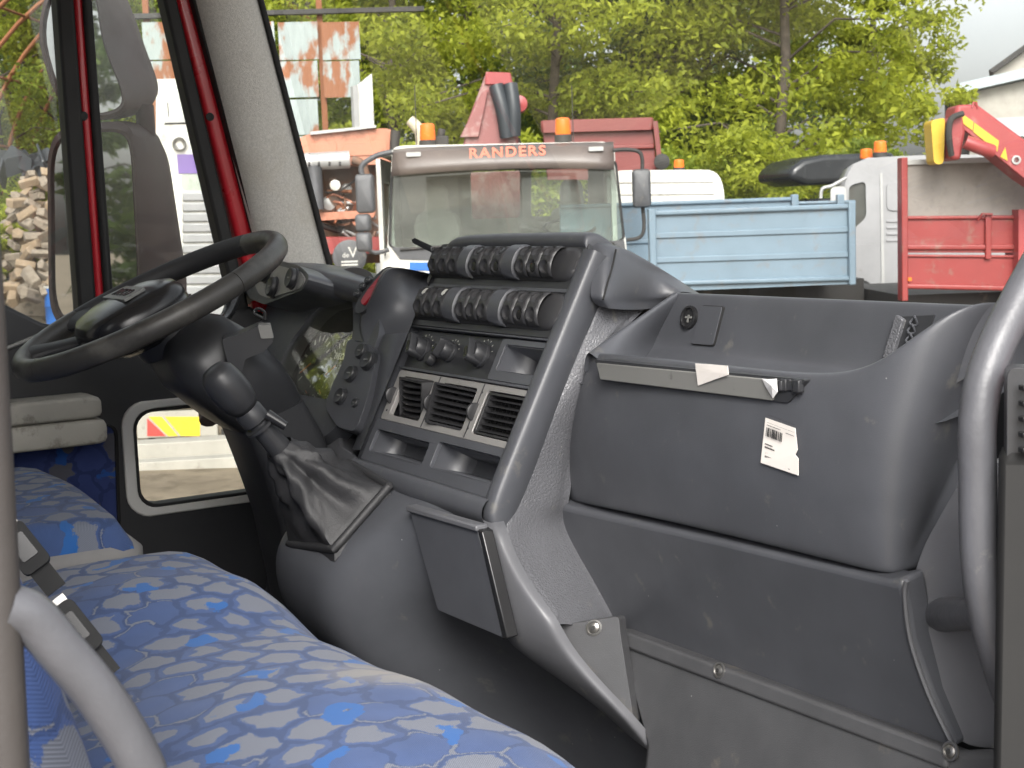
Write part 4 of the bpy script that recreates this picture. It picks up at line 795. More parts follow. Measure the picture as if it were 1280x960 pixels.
for r_, (v0, hh, a0, a1) in enumerate(((-0.004, .0009, -0.0185, -0.008), (-0.0072, .0012, -0.0185, -0.006), (-0.0175, .0028, -0.0175, 0.002), (-0.019, .001, 0.0075, 0.017), (-0.0215, .001, 0.0075, 0.017), (0.0135, .0006, 0.008, 0.0185), (0.0145, .0006, -0.018, 0.0))):
    x = a0
    while x < a1:
        w = random.uniform(0.0008, 0.002); mb.box(LF, (x, x + w * .7), (v0, v0 + hh), (0, 0.0002)); x += w
for q in ((-0.0185, 0.0185, 0.0245, 0.0248), (-0.0185, 0.0185, 0.0172, 0.0174)): mb.box(LF, (q[0], q[1]), (q[2], q[3]), (0, 0.0002))
mb.out('print', 'ink', bl, smooth=False)
def crumple(name, pxs, label, wob, off):
    c = (sum(p[0] for p in pxs) / len(pxs), sum(p[1] for p in pxs) / len(pxs)); ring = [PY(*p, 0.8448) + V((0, random.uniform(-wob, 0), 0)) for p in pxs]
    ctr = PY(*c, 0.8448 - off); n = len(ring); vs = ring + [ctr]
    o = obj(name, vs, [(i, (i + 1) % n, n) for i in range(n)], 'paper', smooth=False, solid=0.0006)
    return tag(o, label, 'paper')
crumple('paper_scrap', ((871, 454), (888, 455), (912, 457), (913, 468), (895, 474), (873, 482)), 'torn beige paper label hanging over the rim of the bin', 0.002, 0.002)
M['wpaper'] = mat('white_paper', (0.8, 0.8, 0.8), 0.6)
o = crumple('paper_scrap', ((952, 473), (962, 474), (973, 473), (973, 490), (966, 498), (960, 485)), 'small white crumpled paper at the right end of the label strip', 0.003, 0.006); o.data.materials[0] = M['wpaper']
mb = MB()
for px, py, l in ((1069, 629, 2), (1077, 640, 2.5), (1142, 655, 3), (1143, 627, 3)):
    a = PP(px, py, (0.66, 0.848, 1.85), V((-0.3, 1, 0)).normalized()); 
# steering column, stalks, ignition
COLX = -0.5
rings = []
for y, z, wx, hz_ in ((0.595, 1.965, .045, .035), (0.612, 1.945, .085, .055), (0.64, 1.915, .10, .065), (0.69, 1.865, .095, .062), (0.72, 1.835, .08, .055), (0.735, 1.815, .07, .05)):
    f = Fr((COLX + 0.015, y, z), (1, 0, 0), (0, 0.75, 0.66)); rings.append([f.w(u, v, 0) for u, v in rrect(-wx, wx, -hz_, hz_, min(wx, hz_) * 0.7, 5)])
colo = thing('steering_column', 'black steering column shroud below the wheel with key lock and stalks', 'steering column', (COLX, 0.75, 1.18))
MB().loft(rings).out('shroud', 'plastic_dark', colo, ang=50)
rings = []
for y, z, wx, hz_ in ((0.72, 1.83, .075, .05), (0.745, 1.77, .075, .055), (0.77, 1.68, .07, .055), (0.79, 1.55, .07, .055), (0.80, 1.40, .06, .05), (0.80, 1.19, .06, .05)):
    f = Fr((COLX + 0.02, y, z), (1, 0, 0), (0, 0.9, 0.3)); rings.append([f.w(u, v, 0) for u, v in rrect(-wx, wx, -hz_, hz_, 0.018, 4)])
MB().loft(rings).out('lower_cover', 'plastic_dark', colo, ang=50)
IG = Fr(PX(312, 425, -0.36), (0.35, 0.94, 0.0), (0, -0.2, 1))
ig = [IG.px(*p) for p in ((279, 428), (296, 421), (330, 400), (341, 410), (341, 420), (327, 436), (303, 450), (295, 470), (281, 470))]
MB().plate(IG, rpoly(ig, 0.004), (), 0.012, -0.03).out('stalk_module', 'plastic_dark', colo, bevel=0.003)
u, v = IG.px(334, 408); MB().plate(IG, rrect(u - 0.009, u + 0.009, v - 0.010, v + 0.010, 0.002), (), 0.016, -0.006).out('stalk_cap', 'strip', colo, bevel=0.002)
MB().tube([PX(328, 398, -.38), PX(318, 392, -.38), PX(322, 386, -.38), PX(330, 390, -.38), PX(331, 400, -.38)], 0.0025, 8, smooth=5).out('key_ring', 'gloss', colo)
a = V((COLX - 0.05, 0.64, 1.93)); MB().tube([a, a + V((-0.10, 0.05, 0.02)), a + V((-0.2, 0.08, 0.03))], [0.010, 0.008, 0.011], 10, smooth=4).out('stalk', 'plastic_dark', colo)
MB().tube([PX(268, 410, -0.55), PX(283, 395, -0.60), PX(292, 372, -0.63)], [0.010, 0.009, 0.012], 10, smooth=4).out('stalk', 'gloss', colo)
# steering wheel
sw = thing('steering_wheel', 'large black worn steering wheel with glossy hub pad', 'steering wheel', (-0.5, 0.575, 2.0))
WH = Fr((-0.5, 0.570, 2.002), (1, 0, 0), (0, 0.912, 0.41))
Rw = 0.2035
def rimpt(al, r=Rw, h=0.0): return WH.w(r * math.cos(al), r * math.sin(al), h)
def rimseg(a0, a1, rad, nm, mt, n=28):
    mb = MB(); rings = []
    for k in range(n + 1):
        al = a0 + (a1 - a0) * k / n; c = rimpt(al); er = (WH.a * math.cos(al) + WH.b * math.sin(al)); e = min(1, min(k, n - k) / 1.5 * 0.5 + 0.5)
        rr = rad * (0.96 + 0.04 * e)
        rings.append([c + er * rr * math.cos(t) + WH.n * rr * 1.12 * math.sin(t) for t in np.linspace(0, 2 * math.pi, 17)[:-1]])
    mb.loft(rings); return mb.out(nm, mt, sw, ang=60)
seg = [(-72, 20, 'rim'), (20.3, 108, 'rim'), (108.3, 200, 'leather'), (200.3, 287.7, 'rim')]
for a0, a1, mt in seg: rimseg(math.radians(a0), math.radians(a1), 0.0152, 'rim', 'rim' if mt == 'rim' else 'leather')
# spokes: paddles from hub to rim
for al, w0, w1 in ((-20, .030, .05), (200, .030, .05), (-62, .022, .04), (242, .022, .04)):
    t = math.radians(al); er = WH.a * math.cos(t) + WH.b * math.sin(t); et = -WH.a * math.sin(t) + WH.b * math.cos(t); rings = []
    for r, w, h, th in ((0.06, w0, -0.012, .012), (0.12, w0 * .9, -0.012, .010), (0.165, w0 * .9, -0.004, .010), (0.195, w1 * .8, 0.0, .013), (0.212, w1, 0.0, .013)):
        c = WH.O + er * r + WH.n * h; rings.append([c + et * w * math.cos(q) + WH.n * th * math.sin(q) for q in np.linspace(0, 2 * math.pi, 13)[:-1]])
    MB().loft(rings).out('spoke', 'leather', sw, ang=60)
hubp = [(-0.095, -0.045), (-0.075, -0.105), (0.0, -0.125), (0.075, -0.105), (0.095, -0.045), (0.075, 0.035), (0.0, 0.055), (-0.075, 0.035)]
P0 = rpoly(hubp, 0.05, 5)
rings = []
for s, h in ((0.55, -0.05), (0.92, -0.03), (1.0, -0.008), (0.98, 0.008), (0.88, 0.020), (0.6, 0.028), (0.25, 0.031)):
    rings.append([WH.w(p[0] * s, -0.03 + (p[1] + 0.03) * s, h) for p in P0])
MB().loft(rings).out('hub_pad', 'gloss', sw, ang=70)
hb = MB().plate(WH.at(0, -0.03, 0.0), rpoly([(-0.06, -0.018), (0.06, -0.018), (0.05, 0.02), (-0.05, 0.02)], 0.006), (), 0.0325, 0.028).out('emblem_plate', 'strip', sw, bevel=0.001)
text('emblem', 'IVECO', 0.026, WH.at(0, -0.03, 0.033).rot('n', 0), 'gloss', hb, bold=0.0006, depth=0.0006)
MB().lathe(WH, [(0.05, -0.075), (0.06, -0.04), (0.05, -0.02)], 24).out('boss', 'plastic_dark', sw, ang=50)
# gear lever with leather gaiter
gl = thing('gear_lever', 'black gear lever with round knob and creased leather gaiter', 'gear lever', PX(420, 640, -0.13))
k0 = PX(288, 488, -0.15); k1 = PX(345, 555, -0.15); ax = (k1 - k0).normalized()
KF = Fr(k0, ax.orthogonal(), ax.cross(ax.orthogonal())); KF = Fr(k0, KF.a, KF.b)
if KF.n.dot(ax) < 0: KF = Fr(k0, KF.b, KF.a)
MB().lathe(KF, [(0.004, -0.038), (0.015, -0.036), (0.0225, -0.027), (0.0250, -0.012), (0.0250, 0.008), (0.0215, 0.024), (0.0165, 0.032)], 28).out('knob', 'plastic_dark', gl, ang=60)
MB().lathe(KF, [(0.0165, 0.026), (0.0165, 0.033), (0.0185, 0.036), (0.0185, 0.052), (0.0145, 0.055), (0.0145, 0.058), (0.021, 0.059), (0.021, 0.063), (0.0145, 0.065), (0.0150, 0.085), (0.017, 0.12)], 24).out('sleeve', 'plastic_dark', gl, ang=40)
tg = KF.w(0.0, 0.0, 0.05) + V((0.012, 0.012, 0.006)); MB().tube([tg, tg + V((0.012, 0.02, -0.016))], [0.008, 0.006], 10).out('range_switch', 'gloss', gl)
base = [PX(486, 610, -0.06), PX(418, 688, -0.06), PX(362, 682, -0.20), PX(436, 580, -0.20)]
ctr = k0 + ax * 0.10; bc_ = sum(base, V()) / 4; rings = []; NR = 56
def bpt(t):
    q = t * 4; i = int(q) % 4; fq = q - int(q); return base[i].lerp(base[(i + 1) % 4], fq)
ux = KF.a; uy = KF.b
# start angle so that the ring and the base quad correspond
b0d = (base[0] - bc_); best = max(range(64), key=lambda k: (ux * math.cos(k * .0982) + uy * math.sin(k * .0982)).dot(b0d)); b1d = base[1] - bc_
sgn = 1 if (ux * math.cos(best * .0982 + .8) + uy * math.sin(best * .0982 + .8)).dot(b1d) > (ux * math.cos(best * .0982 - .8) + uy * math.sin(best * .0982 - .8)).dot(b1d) else -1
for j in range(15):
    s = j / 14; ring = []
    for k in range(NR):
        t = k / NR; al = best * .0982 + sgn * 2 * math.pi * t; top = ctr + (ux * math.cos(al) + uy * math.sin(al)) * 0.0195
        bp = bpt(t); e = s ** 1.35; p = top.lerp(bp, e); c = ctr.lerp(bc_, e); out_ = (p - c); ol = out_.length; out_.normalize()
        sag = -0.13 * ol * math.sin(math.pi * min(1, s * 1.02)) ** 0.9 * (0.6 + 0.4 * s)
        fold = (0.0085 * math.sin(2 * math.pi * 5 * t + 0.6 * math.sin(7 * s)) + 0.005 * math.sin(2 * math.pi * 9 * t + 4 * s + 1.0)) * math.sin(math.pi * s) ** 0.8 * (0.35 + s)
        wr = 0.004 * math.sin(22 * s + 5 * math.sin(2 * math.pi * 2 * t)) * math.sin(math.pi * s)
        ring.append(p + out_ * (sag + fold + wr))
    rings.append(ring)
rings.append([bpt(k / NR) + (bpt(k / NR) - bc_) * 0.04 + V((0, 0, -0.012)) for k in range(NR)])
MB().loft(rings, cap=False).out('gaiter', 'leather', gl, ang=70)
MB().tube([bpt(k / 40) + V((0, 0, 0.002)) for k in range(41)], 0.006, 8).out('gaiter_hem', 'leather', gl, ang=60)
# =================================================================== the yard outside
def leafmat(name, c1, c2):
    m = bpy.data.materials.new(name); m.use_nodes = True; nt = m.node_tree; L = nt.links.new; b = nt.nodes['Principled BSDF']; o = nt.nodes['Material Output']
    ge = nd(nt, 'ShaderNodeNewGeometry'); tc = nd(nt, 'ShaderNodeTexCoord')
    n = nd(nt, 'ShaderNodeTexNoise', Scale=0.55, Detail=4.0); L(tc.outputs['Object'], n.inputs['Vector'])
    ad = nd(nt, 'ShaderNodeMath', operation='MULTIPLY_ADD'); L(ge.outputs['Random Per Island'], ad.inputs[0]); ad.inputs[1].default_value = 0.7; L(n.outputs['Fac'], ad.inputs[2])
    mr = nd(nt, 'ShaderNodeMapRange'); mr.inputs['From Min'].default_value = 0.35; mr.inputs['From Max'].default_value = 1.25; L(ad.outputs[0], mr.inputs['Value'])
    mx = nd(nt, 'ShaderNodeMix', data_type='RGBA'); L(mr.outputs[0], mx.inputs[0]); mx.inputs[6].default_value = (*c1, 1); mx.inputs[7].default_value = (*c2, 1)
    L(mx.outputs[2], b.inputs['Base Color']); b.inputs['Roughness'].default_value = 0.6; b.inputs['Specular IOR Level'].default_value = 0.25
    t = nd(nt, 'ShaderNodeBsdfTranslucent'); hs_ = nd(nt, 'ShaderNodeHueSaturation', Value=1.5); L(mx.outputs[2], hs_.inputs['Color']); L(hs_.outputs[0], t.inputs[0])
    ms = nd(nt, 'ShaderNodeMixShader'); ms.inputs[0].default_value = 0.5; L(b.outputs[0], ms.inputs[1]); L(t.outputs[0], ms.inputs[2]); L(ms.outputs[0], o.inputs['Surface'])
    return m
M['leaf_y'] = leafmat('leaf_yellowgreen', (0.14, 0.18, 0.02), (0.40, 0.43, 0.05))
M['leaf_m'] = leafmat('leaf_green', (0.095, 0.14, 0.02), (0.27, 0.32, 0.042))
M['leaf_d'] = leafmat('leaf_dark', (0.045, 0.08, 0.02), (0.13, 0.185, 0.045))
M['bark'] = mat('bark', (0.075, 0.06, 0.048), 0.9, var=0.4, vscale=6, bump=0.5, bscale=20)
M['sand'] = mat('sandy_ground', (0.19, 0.155, 0.115), 0.95, var=0.25, vscale=1.2, bump=0.8, bscale=6, dirt=(0.085, 0.07, 0.05), dscale=2.6, dthr=0.52, dsoft=0.2, spec=0.1)
def gz(x, y):
    q = V((x - CAM.x, y, 0)); s = q.dot(d0); l = q.dot(R0)
    z = 1.25 * smooth01((s - 19.0) / 6.0) * smooth01((-l - 2.0) / 4.0)
    return z
n = 150; vs = []; 
cs = [(-1 if t < 0 else 1) * (abs(t) ** 2.2) * 170 for t in np.linspace(-1, 1, n)]
for yy in cs:
    for xx in cs: 
        X = xx - 12; Y = yy + 8; vs.append(V((X, Y, gz(X, Y) + 0.03 * math.sin(X * 1.3) * math.sin(Y * 1.7))))
struct(obj('ground', vs, [(i * n + j, i * n + j + 1, (i + 1) * n + j + 1, (i + 1) * n + j) for i in range(n - 1) for j in range(n - 1)], 'sand'))
def OF(pxc, d, yaw=0.0, z=None):                             # upright frame facing the camera side, turned by yaw
    p = PD(pxc, 300, d); p.z = gz(p.x, p.y) if z is None else z
    a = Matrix.Rotation(yaw, 3, 'Z') @ R0; return Fr(p, a, (0, 0, 1))
# ------------------------------------------------------------------ trees
def leaves(centers, radii, per, size, seed, droop=0.3):
    r = np.random.default_rng(seed); C_ = np.repeat(np.array(centers), per, 0); Rr = np.repeat(np.array(radii), per)
    N = len(C_); d = r.normal(size=(N, 3)); d /= np.linalg.norm(d, axis=1)[:, None]; d[:, 2] *= 0.65
    P = C_ + d * (Rr * r.random(N) ** 0.45)[:, None]
    s = size * r.uniform(0.6, 1.35, N)[:, None]
    nrm = r.normal(size=(N, 3)) * 0.8 + np.array([0, 0, 0.7]); nrm /= np.linalg.norm(nrm, axis=1)[:, None]
    t = r.normal(size=(N, 3)); t -= nrm * (t * nrm).sum(1)[:, None]; t /= np.linalg.norm(t, axis=1)[:, None]; b_ = np.cross(nrm, t)
    v = np.stack([P - t * s, P + b_ * s * 0.42 - t * s * 0.1, P + t * s, P - b_ * s * 0.42 - t * s * 0.1], 1)
    v[:, 2, 2] -= (s * droop)[:, 0]; v[:, 0, 2] -= (s * droop * .5)[:, 0]
    return v.reshape(-1, 3)
def leafobj(name, v, m, parent):
    me = bpy.data.meshes.new(name); N = len(v) // 4; me.vertices.add(len(v)); me.vertices.foreach_set('co', v.ravel().astype(np.float32))
    me.loops.add(N * 4); me.loops.foreach_set('vertex_index', np.arange(N * 4, dtype=np.int32)); me.polygons.add(N); me.polygons.foreach_set('loop_start', np.arange(0, N * 4, 4, dtype=np.int32))
    me.update(calc_edges=True); return fin(name, me, m, parent, smooth=False)
def tree(base, H, cr, c0, label, leaf, seed, nl=70, per=110, size=0.14, name='tree', trunk_r=0.16, lean=0.0, group='trees behind the yard', flat=0.0):
    rd = random.Random(seed); t = thing(name, label, 'tree' if name != 'shrub' else 'shrub', base, group); mb = MB(); tops = []
    top = V(base) + V((rd.uniform(-.5, .5) + lean, rd.uniform(-.5, .5), H * 0.93)); n = 7
    spine = [V(base).lerp(top, k / n) + V((rd.uniform(-.12, .12), rd.uniform(-.12, .12), 0)) * (0 if k == 0 else 1) * H * 0.08 for k in range(n + 1)]
    mb.tube(spine, [trunk_r * (1 - 0.85 * k / n) for k in range(n + 1)], 8)
    cent = []; rad = []
    for k in range(nl):
        f = rd.random() ** 0.8; h = c0 + (1 - c0) * f; i = min(n - 1, int(h * n)); p0 = spine[i].lerp(spine[i + 1], h * n - i)
        prof = math.sin(math.pi * min(1, 0.12 + 0.86 * f)) ** 0.6; al = rd.uniform(0, 6.283); R = cr * prof * rd.uniform(0.35, 1.05)
        tip = p0 + V((math.cos(al) * R, math.sin(al) * R, rd.uniform(-0.05, 0.22) * R))
        if k % 2 == 0 and (tip - p0).length > 0.5:
            md = p0.lerp(tip, .5) + V((0, 0, 0.12 * R)); mb.tube([p0 + V((0, 0, -0.3 * R * .3)), md, tip], [trunk_r * 0.28 * (1.1 - f), trunk_r * 0.16, 0.012], 5)
        cent.append(tuple(tip)); rad.append(cr * rd.uniform(0.16, 0.30))
        if rd.random() < 0.5: cent.append(tuple(p0.lerp(tip, 0.55))); rad.append(cr * rd.uniform(0.14, 0.22))
    mb.out('trunk', 'bark', t, ang=80)
    leafobj('crown', leaves(cent, rad, per, size, seed), leaf, t)
    return t
def gp(px, d): p = PD(px, 300, d); return (p.x, p.y, gz(p.x, p.y))
TR = [ # px, depth, H, crown r, crown start, material, nl, leaf size, label
    (975, 27, 12.5, 3.7, .12, 'leaf_y', 120, .15, 'broad leafy maple with dark trunk above the silver truck'),
    (1100, 33, 10.5, 2.1, .12, 'leaf_y', 80, .15, 'outermost leafy tree on the right reaching towards the pale sky'),
    (900, 31, 13, 4.0, .10, 'leaf_y', 100, .15, 'yellow green tree left of the broad maple'),
    (790, 30, 12, 3.0, .08, 'leaf_d', 90, .13, 'dark slim tree above the dark red tipper body'),
    (700, 27, 11, 2.8, .10, 'leaf_y', 70, .14, 'loose yellow green tree right of the red crane knuckle'),
    (600, 33, 13, 3.8, .08, 'leaf_m', 90, .15, 'grey green tree behind the red crane knuckle'),
    (500, 30, 12, 3.2, .06, 'leaf_y', 80, .14, 'yellow green tree right of the rusty metal sheets'),
    (400, 36, 13, 4.4, .08, 'leaf_m', 90, .16, 'green tree rising behind the rusty metal sheets'),
    (250, 38, 13, 4.4, .08, 'leaf_m', 80, .16, 'green tree seen between mirror and windscreen pillar'),
    (110, 36, 12, 4.0, .06, 'leaf_y', 80, .15, 'tree behind the hoop frame close to the window divider'),
    (15, 34, 12, 4.2, .05, 'leaf_m', 90, .15, 'leftmost tree behind the rusty hoop frame'),
]
for i, (px, d, H, cr, c0, m_, nl, sz, lb) in enumerate(TR): tree(gp(px, d), H, cr, c0, lb, m_, 40 + i, nl, 290, sz * .56)
SH = [(960, 22, 3.6, 1.3, 'bright yellow green shrub behind the blue dropside boards', 'leaf_y'), (880, 24, 3.4, 1.5, 'green shrub behind the white cab roof', 'leaf_m'), (480, 22, 3.7, 1.4, 'yellow green shrub right of the white gate leaf', 'leaf_y'), (575, 24, 3.6, 1.5, 'green shrub left of the crane knuckle', 'leaf_m'),
      (690, 22, 3.6, 1.1, 'pale yellow green shrub right of the crane knuckle', 'leaf_y'), (1075, 24, 3.4, 1.4, 'green shrub behind the silver truck cab', 'leaf_m'), (395, 21, 2.7, 0.9, 'small yellow shrub under the rusty sheets', 'leaf_y'), (60, 27, 2.6, 1.1, 'yellow green shrub at the top of the firewood heap', 'leaf_y'), (8, 23, 1.5, 0.7, 'grassy shrub left of the firewood heap', 'leaf_y')]
for i, (px, d, H, cr, lb, m_) in enumerate(SH): tree(gp(px, d), H, cr, .05, lb, m_, 90 + i, 46, 110, .065, name='shrub', trunk_r=.05, group='shrubs along the yard')
# distant wood that reads as one mass
rs = np.random.default_rng(5); cent = []; rad = []
for k in range(520):
    px = rs.uniform(-250, 1040); d = rs.uniform(44, 54); p = PD(px, 300, d); h = rs.uniform(0, 1) ** 0.9 * (11.0 if px < 1000 else 7.5); cent.append((p.x, p.y, h)); rad.append(rs.uniform(0.9, 1.9))
struct(tag(leafobj('far_wood', leaves(cent, rad, 170, 0.18, 6), 'leaf_d', None), 'dense green wood filling the background behind the yard trees'), 'stuff')
gc = []; 
for k in range(420):
    p = PD(rs.uniform(840, 1130), 300, rs.uniform(15, 42)); gc.append((p.x, p.y, gz(p.x, p.y) + 0.08))
struct(tag(leafobj('grass', leaves(gc, [0.7] * len(gc), 60, 0.11, 16), 'leaf_y', None), 'bright grass growing behind the blue dropside body'), 'stuff')
# wood behind the truck that the mirrors look back at
for i, (x, y, H) in enumerate(((-4.5, -26, 9), (-9, -30, 10), (-15, -27, 9), (-21, -24, 10), (-1, -33, 9))): tree((x, y, 0), H, 3.2, .1, 'green tree far behind the truck, seen in the wing mirror', 'leaf_d', 140 + i, 50, 70, .2, group='trees seen in the wing mirror')
for i, (x, y, H) in enumerate(((-13, -4.5, 9), (-15, -8, 10), (-16, -1.0, 8.5))): tree((x, y, 0), H, 2.6, .1, 'yellow green tree beside the cab, mirrored in the instrument glass', 'leaf_y', 160 + i, 60, 240, .12, group='trees mirrored in the instrument glass')
# ------------------------------------------------------------------ paints
def paint(n, c, **k):
    a = dict(rough=0.42, var=0.1, vscale=3, dirt=(0.16, 0.13, 0.1), dscale=5, dthr=0.62, dsoft=0.14); a.update(k); M[n] = mat(n, c, **a)
paint('whitepaint', (0.54, 0.53, 0.49), dirt=(0.3, 0.27, 0.22), dthr=0.56, dsoft=0.2); paint('bluepaint', (0.135, 0.19, 0.235), dirt=(0.15, 0.165, 0.18), dscale=9, dthr=0.56); paint('bluedeep', (0.02, 0.12, 0.42)); paint('redbed', (0.225, 0.03, 0.027), dirt=(0.19, 0.09, 0.07), dscale=9, dthr=0.56); paint('darkred', (0.17, 0.035, 0.03), dirt=(0.12, 0.06, 0.045))
paint('silver', (0.27, 0.27, 0.275), metal=0.15); paint('orangerust', (0.42, 0.17, 0.10), dirt=(0.2, 0.07, 0.03), dthr=0.52); paint('yellow', (0.55, 0.36, 0.03)); paint('craner', (0.22, 0.075, 0.07), dirt=(0.30, 0.2, 0.18), dthr=0.5); paint('craneclean', (0.28, 0.045, 0.045), dirt=(0.34, 0.17, 0.15), dthr=0.56)
paint('visor', (0.105, 0.085, 0.076), rough=0.4); paint('rust', (0.2, 0.075, 0.03), rough=0.85); paint('galv', (0.36, 0.36, 0.35), rough=0.5, metal=0.3); paint('ply', (0.225, 0.205, 0.185), rough=0.85, dirt=(0.17, 0.155, 0.14), dscale=14, dthr=0.5, dsoft=.25); paint('concrete', (0.36, 0.34, 0.3), rough=0.9); paint('roofsheet', (0.36, 0.41, 0.43), rough=0.5); paint('purple', (0.16, 0.10, 0.30)); paint('chassisblk', (0.03, 0.028, 0.026), rough=0.7); paint('blackcar', (0.018, 0.02, 0.022), rough=0.25, dirt=(0.06, 0.06, 0.055))
paint('beigepipe', (0.45, 0.40, 0.3)); paint('greenplastic', (0.03, 0.25, 0.15)); paint('orangetext', (0.50, 0.085, 0.03)); paint('engine', (0.13, 0.08, 0.055), rough=0.7, dirt=(0.22, 0.1, 0.05), dthr=0.5); paint('tarp', (0.03, 0.035, 0.04))
M['beacon'] = mat('orange_beacon', (0.75, 0.16, 0.02), 0.25, var=0.1)
M['tglass'] = glass('truck_glass', (0.82, 0.88, 0.85), 1.1, 0.03, 0.06)
M['rustsheet'] = mat('rusty_sheet', (0.27, 0.31, 0.30), 0.7, var=0.08, dirt=(0.22, 0.085, 0.035), dscale=0.75, dthr=0.505, dsoft=0.035)
# stretched rust streaks
nt_ = M['rustsheet'].node_tree
for l_ in list(nt_.links):
    if l_.to_node.type == 'TEX_NOISE' and l_.from_node.type == 'TEX_COORD':
        mp = nt_.nodes.new('ShaderNodeMapping'); mp.inputs['Scale'].default_value = (1.0, 1.0, 0.45); nt_.links.new(l_.from_node.outputs['Object'], mp.inputs['Vector']); nt_.links.new(mp.outputs[0], l_.to_node.inputs['Vector'])
def wheel(fr, u, h, r, w, parent):                            # wheel with axis along the frame's h (side view) at ground
    f = fr.at(u, r, h); wo = MB().lathe(f, [(r * .55, -w), (r * .95, -w), (r, -w * .8), (r, -w * .2), (r * .95, 0), (r * .62, 0)], 28, cap=False).out('wheel', 'rubber', parent, ang=40)
    MB().lathe(f, [(r * .62, -0.02), (r * .58, -0.06), (r * .3, -0.08), (r * .25, -0.02), (r * .05, -0.01)], 24).out('rim', 'silver', wo, ang=40)
def beacon(f, u, v, h, parent, s=0.075, H=0.2):
    g = Fr(f.w(u, v, h), f.a, -f.n)                            # lathe axis up
    if g.n.z < 0: g = Fr(f.w(u, v, h), f.a, f.n)
    g = Fr(f.w(u, v, h), (1, 0, 0), (0, 1, 0))
    bo = MB().lathe(g, [(s * 1.1, 0), (s * 1.1, H * .28), (s * .9, H * .3)], 16).out('beacon_base', 'chassisblk', parent, ang=40)
    MB().lathe(g, [(s * .95, H * .3), (s, H * .36), (s * .92, H * .94), (s * .7, H), (s * .1, H * 1.02)], 16).out('beacon_lens', 'beacon', bo, ang=40)
# ------------------------------------------------------------------ white truck facing us
f = OF(622, 11.3, -0.03)
wt = thing('parked_truck', 'white flat-nosed truck facing us, brown visor lettered RANDERS', 'truck', f.O)
q = lambda px, py, h=0.0: f.px(px, py, h)
ws = [q(491, 212), q(768, 201), q(779, 300), q(640, 310), q(488, 309)]
fo = [q(490, 186), q(500, 182), q(756, 177), q(764, 184), q(783, 305), q(788, 380)] + [(1.08, 0.5), (-1.06, 0.5)] + [q(466, 385), q(484, 312)]
MB().plate(f, rpoly(fo, 0.05), [rpoly(ws, 0.05)], 0.0, -0.08).out('cab_front', 'whitepaint', wt, bevel=0.03, bseg=3)
ringplate(f, rpoly(ws, 0.05), 0.02, 0.004, -0.05).out('windscreen_seal', 'rubber', wt)
MB().plate(f, rpoly(ws, 0.05), (), -0.03, -0.036).out('windscreen', 'tglass', wt)
u0 = -0.86; u1 = 0.90; zt = q(620, 182)[1]
sw_ = [(-0.30, 1.95), (-1.0, 1.90), (-1.0, 2.55), (-0.38, 2.58)]
for s, uu in ((-1, -0.98), (1, 0.98)):                         # side walls with window
    sf = Fr(f.w(uu, 0, 0), -f.n if s > 0 else -f.n, (0, 0, 1)); P4 = [(0.04, 0.55), (1.6, 0.55), (1.6, zt - 0.06), (0.14, zt - 0.06)]
    so2 = MB().plate(sf, rpoly(P4, 0.04), [rpoly([(0.22, 1.95), (0.95, 1.9), (0.95, zt - 0.25), (0.3, zt - 0.25)], 0.05)], 0.02, -0.02).out('cab_side', 'whitepaint', wt, bevel=0.01)
    MB().plate(sf, rpoly([(0.2, 1.93), (0.97, 1.88), (0.97, zt - 0.23), (0.28, zt - 0.23)], 0.05), (), 0.004, -0.004).out('side_window', 'tglass', so2)
MB().plate(f, rpoly([(-0.98, 0.6), (0.98, 0.6), (0.98, zt - 0.05), (-0.98, zt - 0.05)], 0.05), [rpoly([q(588, 214, -1.55), q(650, 212, -1.55), q(650, 272, -1.55), q(590, 274, -1.55)], 0.04), rpoly([q(664, 212, -1.55), q(735, 210, -1.55), q(735, 268, -1.55), q(664, 271, -1.55)], 0.04)], -1.52, -1.57).out('cab_rear', 'concrete', wt)
MB().loft([[f.w(u * s, zt - 0.05 + dz, -hh) for u, hh in ((-0.97, 0.02), (0.97, 0.02), (0.97, 1.6), (-0.97, 1.6))] for s, dz in ((1.0, 0), (0.985, 0.03), (0.93, 0.05))]).out('roof', 'whitepaint', wt, bevel=0.02)
MB().box(f, (-0.93, 0.93), (1.1, 1.72), (-1.5, -0.12)).box(f, (-0.93, 0.93), (1.72, 1.84), (-0.45, -0.1)).out('dashboard', 'plastic_kick', wt, bevel=0.03)
for px in (545, 715):
    u, v = q(px, 255, -0.9); MB().loft([[f.w(u + a * s, z_, -0.95 + dh) for a, dh in ((-.22, 0), (.22, 0), (.22, -.12), (-.22, -.12))] for z_, s in ((1.5, 1), (2.1, .95), (2.2, .8), (2.22, .5), (2.42, .45), (2.46, .3))]).out('seat', 'concrete', wt, bevel=0.03)
u, v = q(712, 284, -0.4); MB().tube([f.w(u + 0.22 * math.cos(t), v + 0.07 * math.sin(t), -0.4 - 0.18 * math.sin(t)) for t in np.linspace(0, 6.2832, 25)], 0.014, 6).out('steering_wheel', 'plastic_dark', wt)
